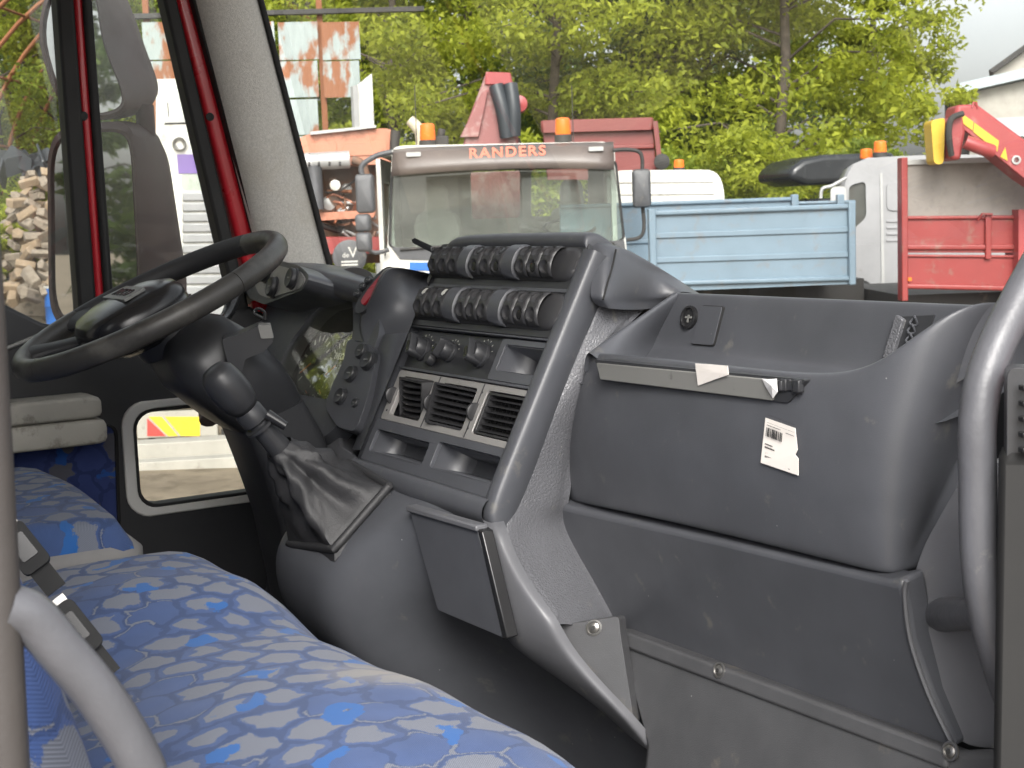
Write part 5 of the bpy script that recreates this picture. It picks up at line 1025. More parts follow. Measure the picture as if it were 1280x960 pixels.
# visor with lettering
vis = []
for hh, yy in ((0.02, 184), (0.10, 190), (0.16, 203), (0.17, 214)):
    vis.append([f.w(*f.px(491 + (276) * t, yy + 2 - 8 * t + (5 * (2 * t - 1) ** 2 if yy > 200 else 0), 0.05), hh - 0.05 * (2 * t - 1) ** 4) for t in np.linspace(0, 1, 15)])
vo = MB().grid(vis).out('sun_visor', 'visor', wt, ang=70, solid=0.01)
vf = Fr(f.w(*f.px(634, 190.5, 0.13), 0.135), f.a, V((0, 0, 1)) - f.n * 0.45)
text('lettering', 'RANDERS', 0.125, vf.rot('n', 0.004), 'orangetext', wt, depth=0.002, spacing=1.22, bold=0.004)
for px, py in ((517, 193), (745, 186)): MB().plate(f, rrect(*(lambda c: (c[0] - .06, c[0] + .06, c[1] - .018, c[1] + .018))(f.px(px, py, .12)), 0.008), (), 0.128, 0.09).out('marker_lamp', 'galv', wt, bevel=0.004)
for px, py in ((535, 180), (704, 173)): u, v = f.px(px, py, -0.3); beacon(f, u, v - 0.03, -0.3, wt, 0.068, 0.2)
for px in (521, 717): u, v = f.px(px, 182, -0.2); MB().tube([f.w(u, v, -0.2), f.w(u + 0.0, v + 0.5, -0.25)], 0.004, 5).out('aerial', 'chassisblk', wt)
u, v = f.px(550, 180, -0.35); MB().box(f, (u - 0.06, u + 0.07), (v - 0.04, v + 0.07), (-0.45, -0.35)).tube([f.w(u, v + 0.05, -0.4), f.w(u + .02, v + 0.13, -0.4)], 0.035, 8).out('roof_horn', 'chassisblk', wt, bevel=0.01)
pp_ = [f.w(*f.px(px, py, -1.7), -1.7) for px, py in ((527, 260), (527, 175), (522, 160), (512, 150))]
MB().tube(pp_, [0.06, 0.06, 0.058, 0.05], 12, smooth=4).out('exhaust_stack', 'beigepipe', wt, ang=60)
# mirrors and wipers
def tmir(px0, px1, py0, py1, h, nm='mirror'):
    a = f.px(px0, py1, h); c = f.px(px1, py0, h)
    MB().loft([[f.w(*((a[0] + c[0]) / 2 + (p[0] - (a[0] + c[0]) / 2) * s, (a[1] + c[1]) / 2 + (p[1] - (a[1] + c[1]) / 2) * s), h + hh) for p in rrect(a[0], c[0], a[1], c[1], 0.03, 4)] for s, hh in ((0.7, -0.07), (0.97, -0.05), (1, 0.0), (0.93, 0.05), (0.7, 0.065))]).out(nm, 'plastic_kick', wt, ang=50)
tmir(446, 467, 217, 267, 0.12); tmir(445, 463, 267, 290, 0.12); tmir(446, 464, 290, 315, 0.15); tmir(791, 813, 211, 260, 0.12)
MB().tube([f.w(*f.px(*p, 0.08), 0.08) for p in ((490, 190), (470, 195), (452, 208), (455, 225))], 0.022, 8, smooth=4).out('mirror_arm', 'plastic_kick', wt)
MB().tube([f.w(*f.px(*p, 0.08), 0.08) for p in ((766, 188), (785, 187), (801, 192), (803, 215))], 0.016, 8, smooth=4).out('mirror_arm', 'chassisblk', wt)
MB().tube([f.w(*f.px(*p, 0.08), 0.08) for p in ((803, 255), (805, 285), (799, 297), (783, 300))], 0.016, 8, smooth=4).out('mirror_arm', 'chassisblk', wt)
MB().tube([f.w(*f.px(*p, 0.08), 0.08) for p in ((455, 310), (470, 316), (486, 312))], 0.018, 8, smooth=4).out('mirror_arm', 'plastic_kick', wt)
MB().tube([f.w(*f.px(*p, 0.03), 0.03) for p in ((500, 312), (560, 307), (620, 303))], 0.010, 6).out('wiper', 'chassisblk', wt); MB().tube([f.w(*f.px(*p, 0.03), 0.03) for p in ((640, 308), (715, 297), (768, 304))], 0.010, 6).out('wiper', 'chassisblk', wt)
MB().plate(f, [q(489, 309, .01), q(640, 311, .01), q(780, 300, .01), q(782, 314, .01), q(640, 327, .01), q(500, 324, .01)], (), 0.012, -0.002).out('cowl_panel', 'plastic_kick', wt)
for a, c in ((328, 338), (341, 352)): MB().plate(f, [q(512, a, .01), q(660, a + 1, .01), q(660, c + 1, .01), q(512, c, .01)], (), 0.010, -0.002).out('blue_stripe', 'bluedeep', wt)
MB().plate(f, rrect(-0.75, 0.75, 0.9, 1.35, 0.05), (), 0.02, -0.02).out('grille', 'chassisblk', wt); MB().box(f, (-1.05, 1.05), (0.4, 0.75), (-0.1, 0.12)).out('bumper', 'plastic_kick', wt, bevel=0.04)
for s in (-1, 1): 
    MB().lathe(f.at(s * 0.82, 0.68, 0.12), [(0.1, -0.02), (0.1, 0.01), (0.05, 0.02)], 16).out('headlight', 'galv', wt)
    sf = Fr(f.w(s * 1.0, 0, -0.75), -f.n * s, (0, 0, 1)); wheel(sf, 0, 0, 0.46, 0.28, wt)
MB().box(f, (-0.4, 0.4), (0.55, 0.85), (-6.0, -1.6)).out('chassis', 'chassisblk', wt)
for s in (-1, 1): sf = Fr(f.w(s * 1.0, 0, -4.5), -f.n * s, (0, 0, 1)); wheel(sf, 0, 0, 0.46, 0.5, wt)
# crane carried behind its cab
f2 = OF(612, 13.3, 0.0); q2 = lambda px, py, h=0: f2.px(px, py, h)
cr = thing('loader_crane', 'faded red folded loader crane knuckle rising behind the white truck cab', 'crane', f2.w(0, 0.85))
bo = [q2(607, 92), q2(637, 92), q2(648, 118), q2(648, 185), q2(575, 200), q2(585, 150)]
MB().plate(f2, bo, (), 0.0, -0.25).out('boom', 'craner', cr, bevel=0.02)
MB().plate(f2, [q2(607, 90), q2(638, 91), q2(641, 106), q2(606, 106)], (), 0.03, -0.28).out('boom_head', 'craneclean', cr, bevel=0.01)
for a, c, r in (((620, 108), (634, 172), .075), ((638, 106), (642, 170), .07)): MB().tube([f2.w(*q2(*a), 0.06), f2.w(*q2((a[0] + c[0]) / 2 + 2, (a[1] + c[1]) / 2), 0.09), f2.w(*q2(*c), 0.06)], r, 10, smooth=4).out('hose_bundle', 'tarp', cr)
MB().lathe(f2.at(*q2(649, 130), 0.0), [(0.08, -0.2), (0.08, 0.05), (0.03, 0.07)], 14).out('pivot', 'craneclean', cr)
MB().plate(f2, [q2(575, 172), q2(604, 112), q2(610, 114), q2(598, 172)], (), 0.05, 0.0).out('linkage', 'craner', cr, bevel=0.008)
MB().plate(f2, [q2(578, 195), q2(655, 190), q2(650, 172), q2(592, 170)], (), -0.05, -0.3).out('crane_base', 'chassisblk', cr)
MB().box(f2, (-0.35, 0.35), (0.85, 2.6), (-0.4, -0.1)).out('column', 'craner', cr)
# ------------------------------------------------------------------ stripped orange truck on the left
f = OF(437, 13.4, 0.12); q = lambda px, py, h=0.0: f.px(px, py, h)
ot = thing('stripped_truck', 'rusty orange truck without its front panel, engine pipes bare', 'truck', f.O)
tp = [q(372, 174), q(384, 168), q(482, 160), q(493, 164), q(495, 205), q(372, 208)]
MB().plate(f, rpoly(tp, 0.04), (), 0.0, -1.3).out('cab', 'orangerust', ot, bevel=0.03)
for a, c in ((380, 421), (428, 484)): MB().plate(f, rpoly([q(a, 180), q(c, 175), q(c, 193), q(a, 196)], 0.06), (), 0.012, -0.01).out('pressed_panel', 'orangerust', ot, bevel=0.008)
MB().plate(f, [q(388, 165), q(470, 157), q(470, 160), q(388, 169)], (), 0.06, -0.5).out('roof_rail', 'galv', ot)
MB().plate(f, [q(372, 200), q(500, 198), q(500, 330), q(372, 330)], (), -0.35, -1.2).out('engine_block', 'engine', ot)
MB().tube([f.w(*q(366, 204), 0.1), f.w(*q(437, 200), 0.1)], 0.085, 16).out('air_tank', 'galv', ot, ang=40)
for px in (387, 399, 412, 425): MB().tube([f.w(*q(px, 193), 0.13), f.w(*q(px, 208), 0.19)], 0.012, 6).out('tank_band', 'chassisblk', ot)
MB().tube([f.w(*q(440, 200), 0.08), f.w(*q(452, 205), 0.08), f.w(*q(458, 222), 0.05)], 0.04, 10, smooth=4).out('hose', 'engine', ot, ang=60)
MB().tube([f.w(*q(393, 208), 0.12), f.w(*q(396, 262), 0.12)], 0.075, 12).out('bellows', 'plastic_kick', ot)
MB().tube([f.w(*q(494, 164), 0.06), f.w(*q(492, 200), 0.06)], 0.05, 10).out('snorkel', 'chassisblk', ot)
MB().lathe(f.at(*q(419, 232), 0.06), [(0.02, -0.02), (0.055, 0.0), (0.05, 0.05), (0.02, 0.06)], 14).out('filler_cap', 'whitepaint', ot, ang=50)
rp = random.Random(11)
for k in range(16):
    x0 = rp.uniform(405, 470); y0 = rp.uniform(208, 300); pts = [f.w(*q(x0, y0), rp.uniform(-.3, .05))]
    for j in range(3): x0 += rp.uniform(-22, 26); y0 += rp.uniform(-14, 18); pts.append(f.w(*q(x0, min(y0, 312)), rp.uniform(-.25, .06)))
    MB().tube(pts, rp.choice((.012, .018, .03)), 7, smooth=4).out('pipe', rp.choice(('engine', 'rust', 'orangerust', 'chassisblk', 'galv')), ot, ang=60)
for k in range(8):
    x0 = rp.uniform(405, 462); y0 = rp.uniform(215, 300); u, v = q(x0, y0); w = rp.uniform(.03, .09)
    MB().lathe(f.at(u, v, -0.25), [(w, 0), (w, 0.12), (w * .7, 0.16), (w * .2, 0.17)], 10).out('engine_part', rp.choice(('engine', 'galv', 'rust')), ot, ang=40)
MB().plate(f, [q(398, 266), q(470, 262), q(468, 272), q(400, 276)], (), 0.05, -0.2).out('cross_member', 'orangerust', ot, bevel=0.01)
MB().plate(f, [q(400, 296), q(500, 296), q(500, 316), q(402, 318)], (), 0.1, -0.2).out('bumper', 'redbed', ot, bevel=0.02)
pl = MB().plate(f, [q(433, 302, .1), q(462, 300, .1), q(462, 309, .1), q(433, 311, .1)], (), 0.115, 0.1).out('number_plate', 'whitepaint', ot)
MB().plate(f, [q(433, 302, .116), q(437, 302, .116), q(437, 311, .116), q(433, 311, .116)], (), 0.118, 0.11).out('plate_band', 'bluedeep', pl); u, v = q(448, 305.5, .118); text('plate_text', 'IT 4', 0.07, f.at(u, v, .118), 'ink', pl, bold=0.003)
rb = MB().lathe(f.at(*q(437, 321, .16), 0.16), [(0.165, -0.02), (0.165, 0.0), (0.15, 0.006)], 28).out('round_badge', 'plastic_kick', ot, ang=40)
u, v = q(441, 316, .17); text('badge_text', 'V', 0.15, f.at(u, v, .167), 'whitepaint', rb); u, v = q(432, 319, .17); text('badge_text', 'de', 0.07, f.at(u, v, .167), 'whitepaint', rb)
for dy in (327, 331): u, v = q(437, dy, .17); MB().box(f.at(u, v, .167), (-.08, .08), (-.008, .008), (0, .002)).out('badge_line', 'whitepaint', rb)
MB().box(f, (-0.7, 0.7), (0.5, 1.5), (-1.0, -0.3)).out('chassis', 'chassisblk', ot)
for s in (-1, 1): wheel(Fr(f.w(s * 0.95, 0, -0.7), -f.n * s, (0, 0, 1)), 0, 0, 0.5, 0.3, ot)
# ------------------------------------------------------------------ rusty sheet wall, gate leaf
f = OF(400, 24, 0.1); q = lambda px, py, h=0.0: f.px(px, py, h)
rw = thing('sheet_wall', 'pale metal sheets streaked with brown rust hanging below a long beam', 'wall', f.O)
edges = [176, 222, 290, 346, 400, 452]
for i in range(5):
    for j, (y0, y1) in enumerate(((28, 74), (77, 121), (125, 168), (171, 215))):
        if i == 4 and j > 1: continue
        a, c = edges[i] + 1 + (j * 2), edges[i + 1] - 1
        u0, v1 = q(a, y0); u1, v0 = q(c, y1); G = []
        for r in range(2):
            G.append([f.w(u0 + (u1 - u0) * k / 12, v0 + (v1 - v0) * r, 0.004 * math.cos(k * math.pi)) for k in range(13)])
        MB().grid(G).out('sheet', 'rustsheet', rw, solid=0.01, smooth=False)
a = q(150, 24); c = q(530, 14); MB().hexa([f.w(a[0], a[1], .06), f.w(c[0], c[1], .06), f.w(c[0], c[1] + .08, .06), f.w(a[0], a[1] + .08, .06)], [f.w(a[0], a[1], -.08), f.w(c[0], c[1], -.08), f.w(c[0], c[1] + .08, -.08), f.w(a[0], a[1] + .08, -.08)]).out('beam', 'chassisblk', rw)
for px in (180, 290, 398): u, v = q(px, 0); MB().box(f, (u - .05, u + .05), (0, v + 0.6), (-.2, -.08)).out('post', 'rust', rw)
f = OF(455, 19, 0.5); q = lambda px, py, h=0.0: f.px(px, py, h)
wg = thing('gate_leaf', 'white metal gate leaf standing behind the stripped orange truck', 'gate', f.O)
MB().plate(f, [q(446, 107), q(465, 92), q(468, 162), q(449, 165)], (), 0, -0.04).out('panel', 'whitepaint', wg); MB().plate(f, [q(440, 108), q(446, 106), q(449, 170), q(443, 172)], (), 0.03, -0.06).out('hinge_side', 'galv', wg)
u, v = q(455, 165); MB().box(f, (u - .3, u - .22), (0, v), (-.06, 0)).box(f, (u + .1, u + .18), (0, v), (-.06, 0)).out('post', 'galv', wg)
# ------------------------------------------------------------------ dark red tipper, white cab roof
f = OF(750, 17.5, -0.1); q = lambda px, py, h=0.0: f.px(px, py, h)
dr = thing('tipper_truck', 'dark red tipper body rising behind the white truck', 'truck', f.O)
MB().plate(f, [q(678, 160), q(816, 156), q(822, 225), q(684, 225)], (), 0, -0.06).out('headboard', 'darkred', dr, bevel=0.01)
MB().plate(f, [q(676, 151), q(817, 147), q(817, 163), q(677, 167)], (), 0.10, -0.1).out('top_rail', 'darkred', dr, bevel=0.03); MB().plate(f, [q(682, 184), q(818, 180), q(818, 186), q(682, 190)], (), 0.05, 0).out('rib', 'darkred', dr, bevel=0.015)
s4 = [f.w(*q(816, 152), 0.1), f.w(*q(824, 224), 0.1)]; MB().hexa([s4[0], s4[0] - f.n * 4.5, s4[1] - f.n * 4.5, s4[1]], [p + f.a * 0.06 for p in (s4[0], s4[0] - f.n * 4.5, s4[1] - f.n * 4.5, s4[1])]).out('side_wall', 'darkred', dr)
MB().box(f, (-0.8, 0.75), (0.6, 1.7), (-4.5, -0.3)).out('chassis', 'chassisblk', dr)
for s in (-1, 1): wheel(Fr(f.w(s * 0.9, 0, -2), -f.n * s, (0, 0, 1)), 0, 0, 0.5, 0.35, dr)
MB().lathe(f.at(*q(827, 203), 0.2), [(0.1, -.05), (0.1, .05), (.03, .07)], 14).out('mirror', 'chassisblk', dr)
f = OF(838, 14, -0.15); q = lambda px, py, h=0.0: f.px(px, py, h)
wv = thing('parked_van', 'white cab rear wall with rounded roof behind the blue boards', 'truck', f.O)
MB().plate(f, rpoly([q(745, 222), q(770, 213), q(895, 212), q(905, 232), q(908, 330), q(745, 330)], 0.12), (), 0, -1.4).out('cab', 'whitepaint', wv, bevel=0.04, bseg=3)
for y in (225, 240): MB().plate(f, [q(770, y + 1), q(892, y), q(892, y + 3), q(770, y + 4)], (), 0.012, -0.01).out('pressed_rib', 'whitepaint', wv, bevel=0.006)
beacon(f, *q(848, 213), -0.3, wv, 0.055, 0.12); MB().box(f, (-0.7, 0.5), (0.4, 1.5), (-1.3, 2.0) if False else (-1.3, -0.1)).out('chassis', 'chassisblk', wv)
for s in (-1, 1): wheel(Fr(f.w(-0.1 + s * 0.75, 0, -0.7), -f.n * s, (0, 0, 1)), 0, 0, 0.45, 0.25, wv)
# ------------------------------------------------------------------ blue dropside truck
f = OF(940, 9.6, 0.05); q = lambda px, py, h=0.0: f.px(px, py, h)
bt = thing('dropside_body', 'light blue dropside truck body with ribbed boards', 'truck', f.O)
def board(P4, h0, h1, nm, m_, parent, ribs=(), fr=None):
    fr = fr or f; o = MB().plate(fr, P4, (), h0, h1).out(nm, m_, parent, bevel=0.008); a, c, d, e = [V(p) for p in P4]
    for t0, t1, dh in ribs:
        l0 = a.lerp(e, t0); r0 = c.lerp(d, t0); l1 = a.lerp(e, t1); r1 = c.lerp(d, t1); MB().plate(fr, [tuple(l0), tuple(r0), tuple(r1), tuple(l1)], (), h0 + dh, h0 - 0.004).out('rib', m_, o, bevel=min(0.012, abs(dh) * .45), bseg=2)
    return o
board([q(812, 266), q(1064, 257), q(1064, 349), q(812, 356)], 0, -0.04, 'side_board', 'bluepaint', bt, ((-0.03, 0.045, .03), (0.28, 0.36, .014), (0.62, 0.70, .014), (0.95, 1.02, .03)))
for px, t in ((814, 261), (1063, 252)): u0, v0 = q(px, t); u1, v1 = q(px, 356); MB().box(f, (u0 - .025, u0 + .025), (v1, v0), (-.03, .045)).out('stake', 'bluepaint', bt, bevel=0.008)
board([q(700, 256, -2.1), q(995, 246, -2.1), q(995, 330, -2.1), q(700, 340, -2.1)], -2.1, -2.14, 'side_board', 'bluepaint', bt, ((0.0, 0.06, .03), (0.55, 0.62, .02)))
board([q(992, 252, -2.1), q(1070, 250, -2.1), q(1070, 330, -2.1), q(992, 330, -2.1)], -2.12, -2.16, 'side_board', 'bluepaint', bt, ((0.0, 0.05, .02),))
for px in (993, 1050): u0, v0 = q(px, 243, -2.08); MB().box(f, (u0 - .03, u0 + .03), (v0 - 0.6, v0), (-2.12, -2.05)).out('stake', 'bluepaint', bt, bevel=0.008)
u0, v0 = q(812, 353); u1, v1 = q(1066, 346); MB().box(f, (u0, u1), (min(v0, v1) - 0.05, min(v0, v1)), (-2.1, 0.0)).out('floor_bed', 'bluepaint', bt); 
MB().box(f, (u0, u1 + 0.3), (0.8, min(v0, v1) - 0.05), (-1.4, -0.7)).out('chassis', 'chassisblk', bt)
board([(u1 - 0.02, v0 + 0.5), (u1 + 0.02, v0 + 0.5), (u1 + 0.02, v0), (u1 - 0.02, v0)], -0.05, -2.1, 'end_board', 'bluepaint', bt)
for u in (u0 + 0.4, u1 - 0.18): wheel(f, u, -0.1, 0.46, 0.3, bt)
# ------------------------------------------------------------------ silver truck cab
f = OF(1095, 12.5, -0.2); q = lambda px, py, h=0.0: f.px(px, py, h)
st = thing('silver_truck', 'silver grey truck cab with two orange roof beacons, half hidden by the red boards', 'truck', f.O)
win = rpoly([q(1061, 232), q(1082, 226), q(1083, 272), q(1066, 287), q(1061, 285)], 0.05)
sd = [q(1052, 300), q(1056, 225), q(1066, 205), q(1085, 197), q(1150, 194), q(1330, 192), q(1330, 375), q(1095, 375), q(1088, 350), q(1066, 350), q(1052, 340)]
MB().plate(f, rpoly(sd, [.05, .1, .15, .2, .02, .05, .05, .05, .1, .1, .05]), [win], 0, -0.05).out('cab_side', 'silver', st, bevel=0.015)
MB().plate(f, rpoly(sd, [.05, .1, .15, .2, .02, .05, .05, .05, .1, .1, .05]), (), -1.95, -2.0).out('cab_side', 'silver', st)
MB().plate(f, win, (), -0.02, -0.03).out('side_window', 'tglass', st)
prf = [q(1052, 300), q(1056, 225), q(1066, 205), q(1085, 197), q(1330, 192)]
MB().loft([[f.w(u, v, -0.03) for u, v in prf], [f.w(u, v, -1.97) for u, v in prf]], cap=False, close=False).out('roof', 'silver', st, ang=60, solid=0.03)
MB().plate(f, rpoly([q(1108, 228), q(1160, 226), q(1160, 262), q(1108, 264)], 0.06), (), 0.014, -0.01).out('pressed_panel', 'silver', st, bevel=0.008); MB().plate(f, rpoly([q(1100, 216), q(1103, 216), q(1106, 360), q(1102, 360)], 0.01), (), 0.012, -0.01).out('door_edge', 'galv', st)
for y in (275, 283, 291, 299): MB().plate(f, [q(1108, y), q(1160, y - 1), q(1160, y + 2), q(1108, y + 3)], (), 0.012, -0.01).out('louvre', 'silver', st, bevel=0.004)
beacon(f, *q(1087, 201), -0.5, st, 0.06, 0.13); beacon(f, *q(1103, 195), -0.3, st, 0.06, 0.15)
MB().tube([f.w(*q(*p, .15), .15) for p in ((1058, 222), (1040, 232), (1028, 236), (1026, 248))], 0.016, 8, smooth=4).out('mirror_arm', 'galv', st); MB().plate(f, rrect(*(lambda c: (c[0] - .07, c[0] + .07, c[1] - .15, c[1] + .15))(q(1048, 254, .15)), .04), (), .18, .10).out('mirror', 'galv', st, bevel=0.02)
wheel(f, q(1104, 370)[0], 0.02, 0.46, 0.3, st); MB().tube([f.w(q(1104, 370)[0] + 0.56 * math.cos(t), 0.46 + 0.56 * math.sin(t), 0.0) for t in np.linspace(0.1, 3.05, 14)], 0.05, 8).out('wheel_arch', 'plastic_kick', st); MB().box(f, (-0.2, 2), (0.5, 0.9), (-1.9, -0.1)).out('chassis', 'chassisblk', st); wheel(f, 2.6, 0.0, 0.46, 0.3, st)
# ------------------------------------------------------------------ red dropside with grey headboard and crane
f = OF(1210, 9.2, 0.0); q = lambda px, py, h=0.0: f.px(px, py, h)
rd_ = thing('red_dropside', 'red dropside truck body with grey plywood board at the right edge', 'truck', f.O)
MB().plate(f, [q(1133, 205), q(1420, 198), q(1420, 275), q(1133, 272)], (), -0.02, -0.05).out('plywood_board', 'ply', rd_); MB().plate(f, [q(1131, 200), q(1420, 190), q(1420, 198), q(1131, 206)], (), 0.0, -0.07).out('top_edge', 'galv', rd_)
board([q(1131, 270), q(1420, 268), q(1420, 316), q(1131, 316)], 0.0, -0.04, 'side_board', 'redbed', rd_, ((0.0, 0.1, .02), (0.78, 0.92, .02)))
board([q(1131, 318), q(1420, 320), q(1420, 366), q(1131, 360)], 0.0, -0.04, 'side_board', 'redbed', rd_, ((0.0, 0.08, .015), (0.86, 1.02, .03)))
u0, v0 = q(1131, 197); _, v1 = q(1131, 376); MB().box(f, (u0 - .03, u0 + .012), (v1, v0), (-.08, .03)).out('corner_post', 'redbed', rd_, bevel=0.006)
for px in (1234, 1345): 
    u0, v0 = q(px, 272); MB().box(f, (u0 - .02, u0 + .02), (v0 - .28, v0 + .02), (.0, .03)).out('hinge_bar', 'redbed', rd_, bevel=0.006)
    u0, v0 = q(px - 6, 270); MB().tube([f.w(u0 - .04, v0 - .03, .03), f.w(u0 - .02, v0 + .015, .05), f.w(u0 + .05, v0 + .01, .05)], 0.008, 6).out('latch', 'redbed', rd_)
MB().plate(f, rrect(*(lambda c: (c[0] - .012, c[0] + .012, c[1] - .012, c[1] + .012))(q(1137, 349, .03)), .003), (), .04, .01).out('reflector', 'beacon', rd_)
u0, v0 = q(1131, 372); MB().box(f, (u0 + .05, u0 + 3.2), (0.7, v0), (-1.9, -0.25)).out('chassis', 'chassisblk', rd_); wheel(f, 0.9, -0.15, 0.46, 0.3, rd_); wheel(f, 2.4, -0.15, 0.46, 0.3, rd_)
f = OF(1230, 8.85, 0.0); q = lambda px, py, h=0.0: f.px(px, py, h)
rc = thing('loader_crane', 'red and yellow loader crane arm slanting over the plywood board', 'crane', f.w(0.9, 0.85))
bm_ = [q(1196, 131), q(1222, 130), q(1400, 262), q(1395, 300), q(1278, 222), q(1192, 152)]
MB().plate(f, bm_, (), 0.0, -0.22).out('boom', 'craneclean', rc, bevel=0.02)
MB().plate(f, [q(1186, 150), q(1202, 140), q(1206, 165), q(1200, 200), q(1186, 200)], (), 0.02, -0.24).out('knuckle', 'craneclean', rc, bevel=0.02)
MB().plate(f, rpoly([q(1166, 150), q(1184, 146), q(1182, 205), q(1170, 205)], 0.03), (), -0.04, -0.2).out('inner_arm', 'yellow', rc, bevel=0.015)
for P4 in ([q(1203, 142, .01), q(1217, 152, .01), q(1216, 163, .01), q(1202, 153, .01)], [q(1218, 153, .01), q(1249, 176, .01), q(1247, 189, .01), q(1217, 165, .01)]): MB().plate(f, P4, (), 0.006, -0.002).out('yellow_label', 'yellow', rc)
MB().plate(f, [q(1251, 196, .01), q(1260, 201, .01), q(1257, 184, .01)], (), 0.006, -0.002).out('warning_triangle', 'yellow', rc)
MB().lathe(f.at(*q(1270, 200), 0.0), [(0.03, -.01), (0.03, .008), (0.018, .009), (.017, 0)], 14).out('pin', 'galv', rc)
MB().tube([f.w(*q(1186, 195), .05), f.w(*q(1181, 170), .08), f.w(*q(1184, 150), .08), f.w(*q(1200, 143), .05)], 0.02, 8, smooth=4).out('hose', 'chassisblk', rc); MB().tube([f.w(*q(1203, 178), .06), f.w(*q(1222, 186), .08), f.w(*q(1236, 190), .06)], 0.045, 10).out('ram', 'craneclean', rc)
MB().tube([f.w(*q(1215, 135), .0), f.w(*q(1217, 128), .0), f.w(*q(1220, 128), .0), f.w(*q(1222, 136), .0)], 0.008, 6).out('lifting_eye', 'craneclean', rc); u, v = q(1330, 260); MB().box(f, (u - .2, u + .2), (0.85, v), (-.5, -.25)).out('column', 'craneclean', rc)
# ------------------------------------------------------------------ black car with roof box
f = OF(1040, 17, 0.25); q = lambda px, py, h=0.0: f.px(px, py, h)
bcx = thing('black_car', 'black car with long roof box, mostly hidden behind the shrub and silver cab', 'car', f.O)
bx_ = [q(987, 224), q(990, 210), q(1005, 199), q(1030, 193), q(1120, 190), q(1120, 226), q(1010, 231)]
MB().loft([[f.w(u, 2.72 + (v - 2.72) * s if False else v, h) for u, v in bx_] for h in (-1.0, 0.0)]).out('roof_box', 'blackcar', bcx, bevel=0.10, bseg=4)
MB().loft([[f.w(u, v, h) for u, v in ((-1.2, 0.4), (2.5, 0.4), (2.5, 1.3), (1.9, 1.9), (1.5, 2.25), (-0.2, 2.25), (-0.7, 1.9), (-1.2, 1.5))] for h in (-1.6, 0.1)]).out('body', 'blackcar', bcx, bevel=0.08, bseg=3)
for u in (-0.6, 1.8): wheel(f, u, 0.15, 0.36, 0.22, bcx)
# green tarp shape among the shrubs
f = OF(815, 25, 0.0); q = lambda px, py, h=0.0: f.px(px, py, h)
gr = thing('green_canopy', 'small green canopy half hidden in the foliage behind the white cab', 'canopy', f.O)
MB().loft([[f.w(u, v, h) for u, v in (q(797, 192), q(815, 185), q(833, 186), q(826, 194), q(808, 197))] for h in (-0.8, 0)]).out('cover', 'greenplastic', gr, bevel=0.03); u, v = q(815, 192); MB().box(f, (u - .05, u + .05), (0, v), (-.4, -.3)).out('post', 'rust', gr)
# ------------------------------------------------------------------ building on the right
f = OF(1260, 46, -0.35); q = lambda px, py, h=0.0: f.px(px, py, h)
bd = thing('grey_building', 'grey rendered building with pale sheet roof at the right edge', 'building', f.O)
MB().plate(f, [q(1212, 116), q(1420, 70), q(1420, 330), q(1212, 330)], (), 0, -6).out('wall', 'concrete', bd)
rfq = [q(1180, 121, .4), q(1420, 66, .4), q(1420, 54, .4), q(1200, 104, .4)]; MB().plate(f, rfq, (), 0.5, -4).out('roof', 'roofsheet', bd)
MB().plate(f, [q(1242, 90, -6), q(1300, 48, -6), q(1420, 30, -6), q(1420, 110, -6), q(1242, 110, -6)], (), -6, -12).out('gable', 'concrete', bd); MB().plate(f, [q(1236, 89, -6), q(1300, 43, -6), q(1420, 22, -6), q(1420, 32, -6), q(1300, 51, -6), q(1242, 92, -6)], (), -5.6, -12).out('gable_roof', 'chassisblk', bd)
MB().plate(f, [q(1235, 148, 3), q(1420, 140, 3), q(1420, 178, 3), q(1235, 168, 3)], (), 3, 1).out('lean_to_roof', 'roofsheet', bd); MB().plate(f, [q(1180, 122, .1), q(1212, 118, .1), q(1212, 330, .1), q(1180, 330, .1)], (), -0.5, -6).out('side_bay', 'chassisblk', bd)
# ------------------------------------------------------------------ left: seen through the driver's window
f = OF(245, 15, 0.25); q = lambda px, py, h=0.0: f.px(px, py, h)
pb = thing('white_bus', 'white bus with purple stripe, round lamp and ribbed silver flank', 'bus', f.O)
MB().plate(f, rpoly([q(200, 156), q(330, 150), q(345, 420), q(200, 420)], 0.08), (), 0, -2.2).out('body', 'whitepaint', pb, bevel=0.05)
MB().plate(f, [q(206, 146), q(330, 142), q(330, 150), q(206, 154)], (), 0.03, -2.2).out('roof_edge', 'galv', pb); u, v = q(211, 146); MB().tube([f.w(u, v, -.1), f.w(u, v + .16, -.1)], .006, 5).out('aerial', 'chassisblk', pb)
MB().plate(f, [q(221, 193), q(340, 192), q(340, 216), q(223, 217)], (), 0.012, -.01).out('purple_stripe', 'purple', pb); MB().plate(f, rpoly([q(226, 218), q(340, 217), q(340, 237), q(228, 238)], .05), (), 0.01, -.01).out('window', 'tglass', pb)
for k in range(12): y = 240 + 13 * k; MB().plate(f, [q(228, y + .5), q(345, y - 1), q(345, y + 10), q(228, y + 11.5)], (), 0.03, -.01).out('flank_rib', 'silver', pb, bevel=0.014)
lf = f.at(*q(224, 180), 0.02); lo = MB().lathe(lf, [(0.075, -.06), (0.075, 0.03), (0.068, 0.035), (0.06, 0.0), (0.02, -.03)], 20).out('round_lamp', 'steel', pb, ang=40)
for s in (0.3, 1.0): wheel(f, s, 0.05, 0.45, 0.3, pb)
f = OF(225, 21, 0.1); q = lambda px, py, h=0.0: f.px(px, py, h)
wl = thing('white_container', 'plain white container wall behind the bus', 'container', f.O); MB().plate(f, [q(195, 99), q(330, 96), q(330, 420), q(195, 420)], (), 0, -2).out('wall', 'whitepaint', wl)
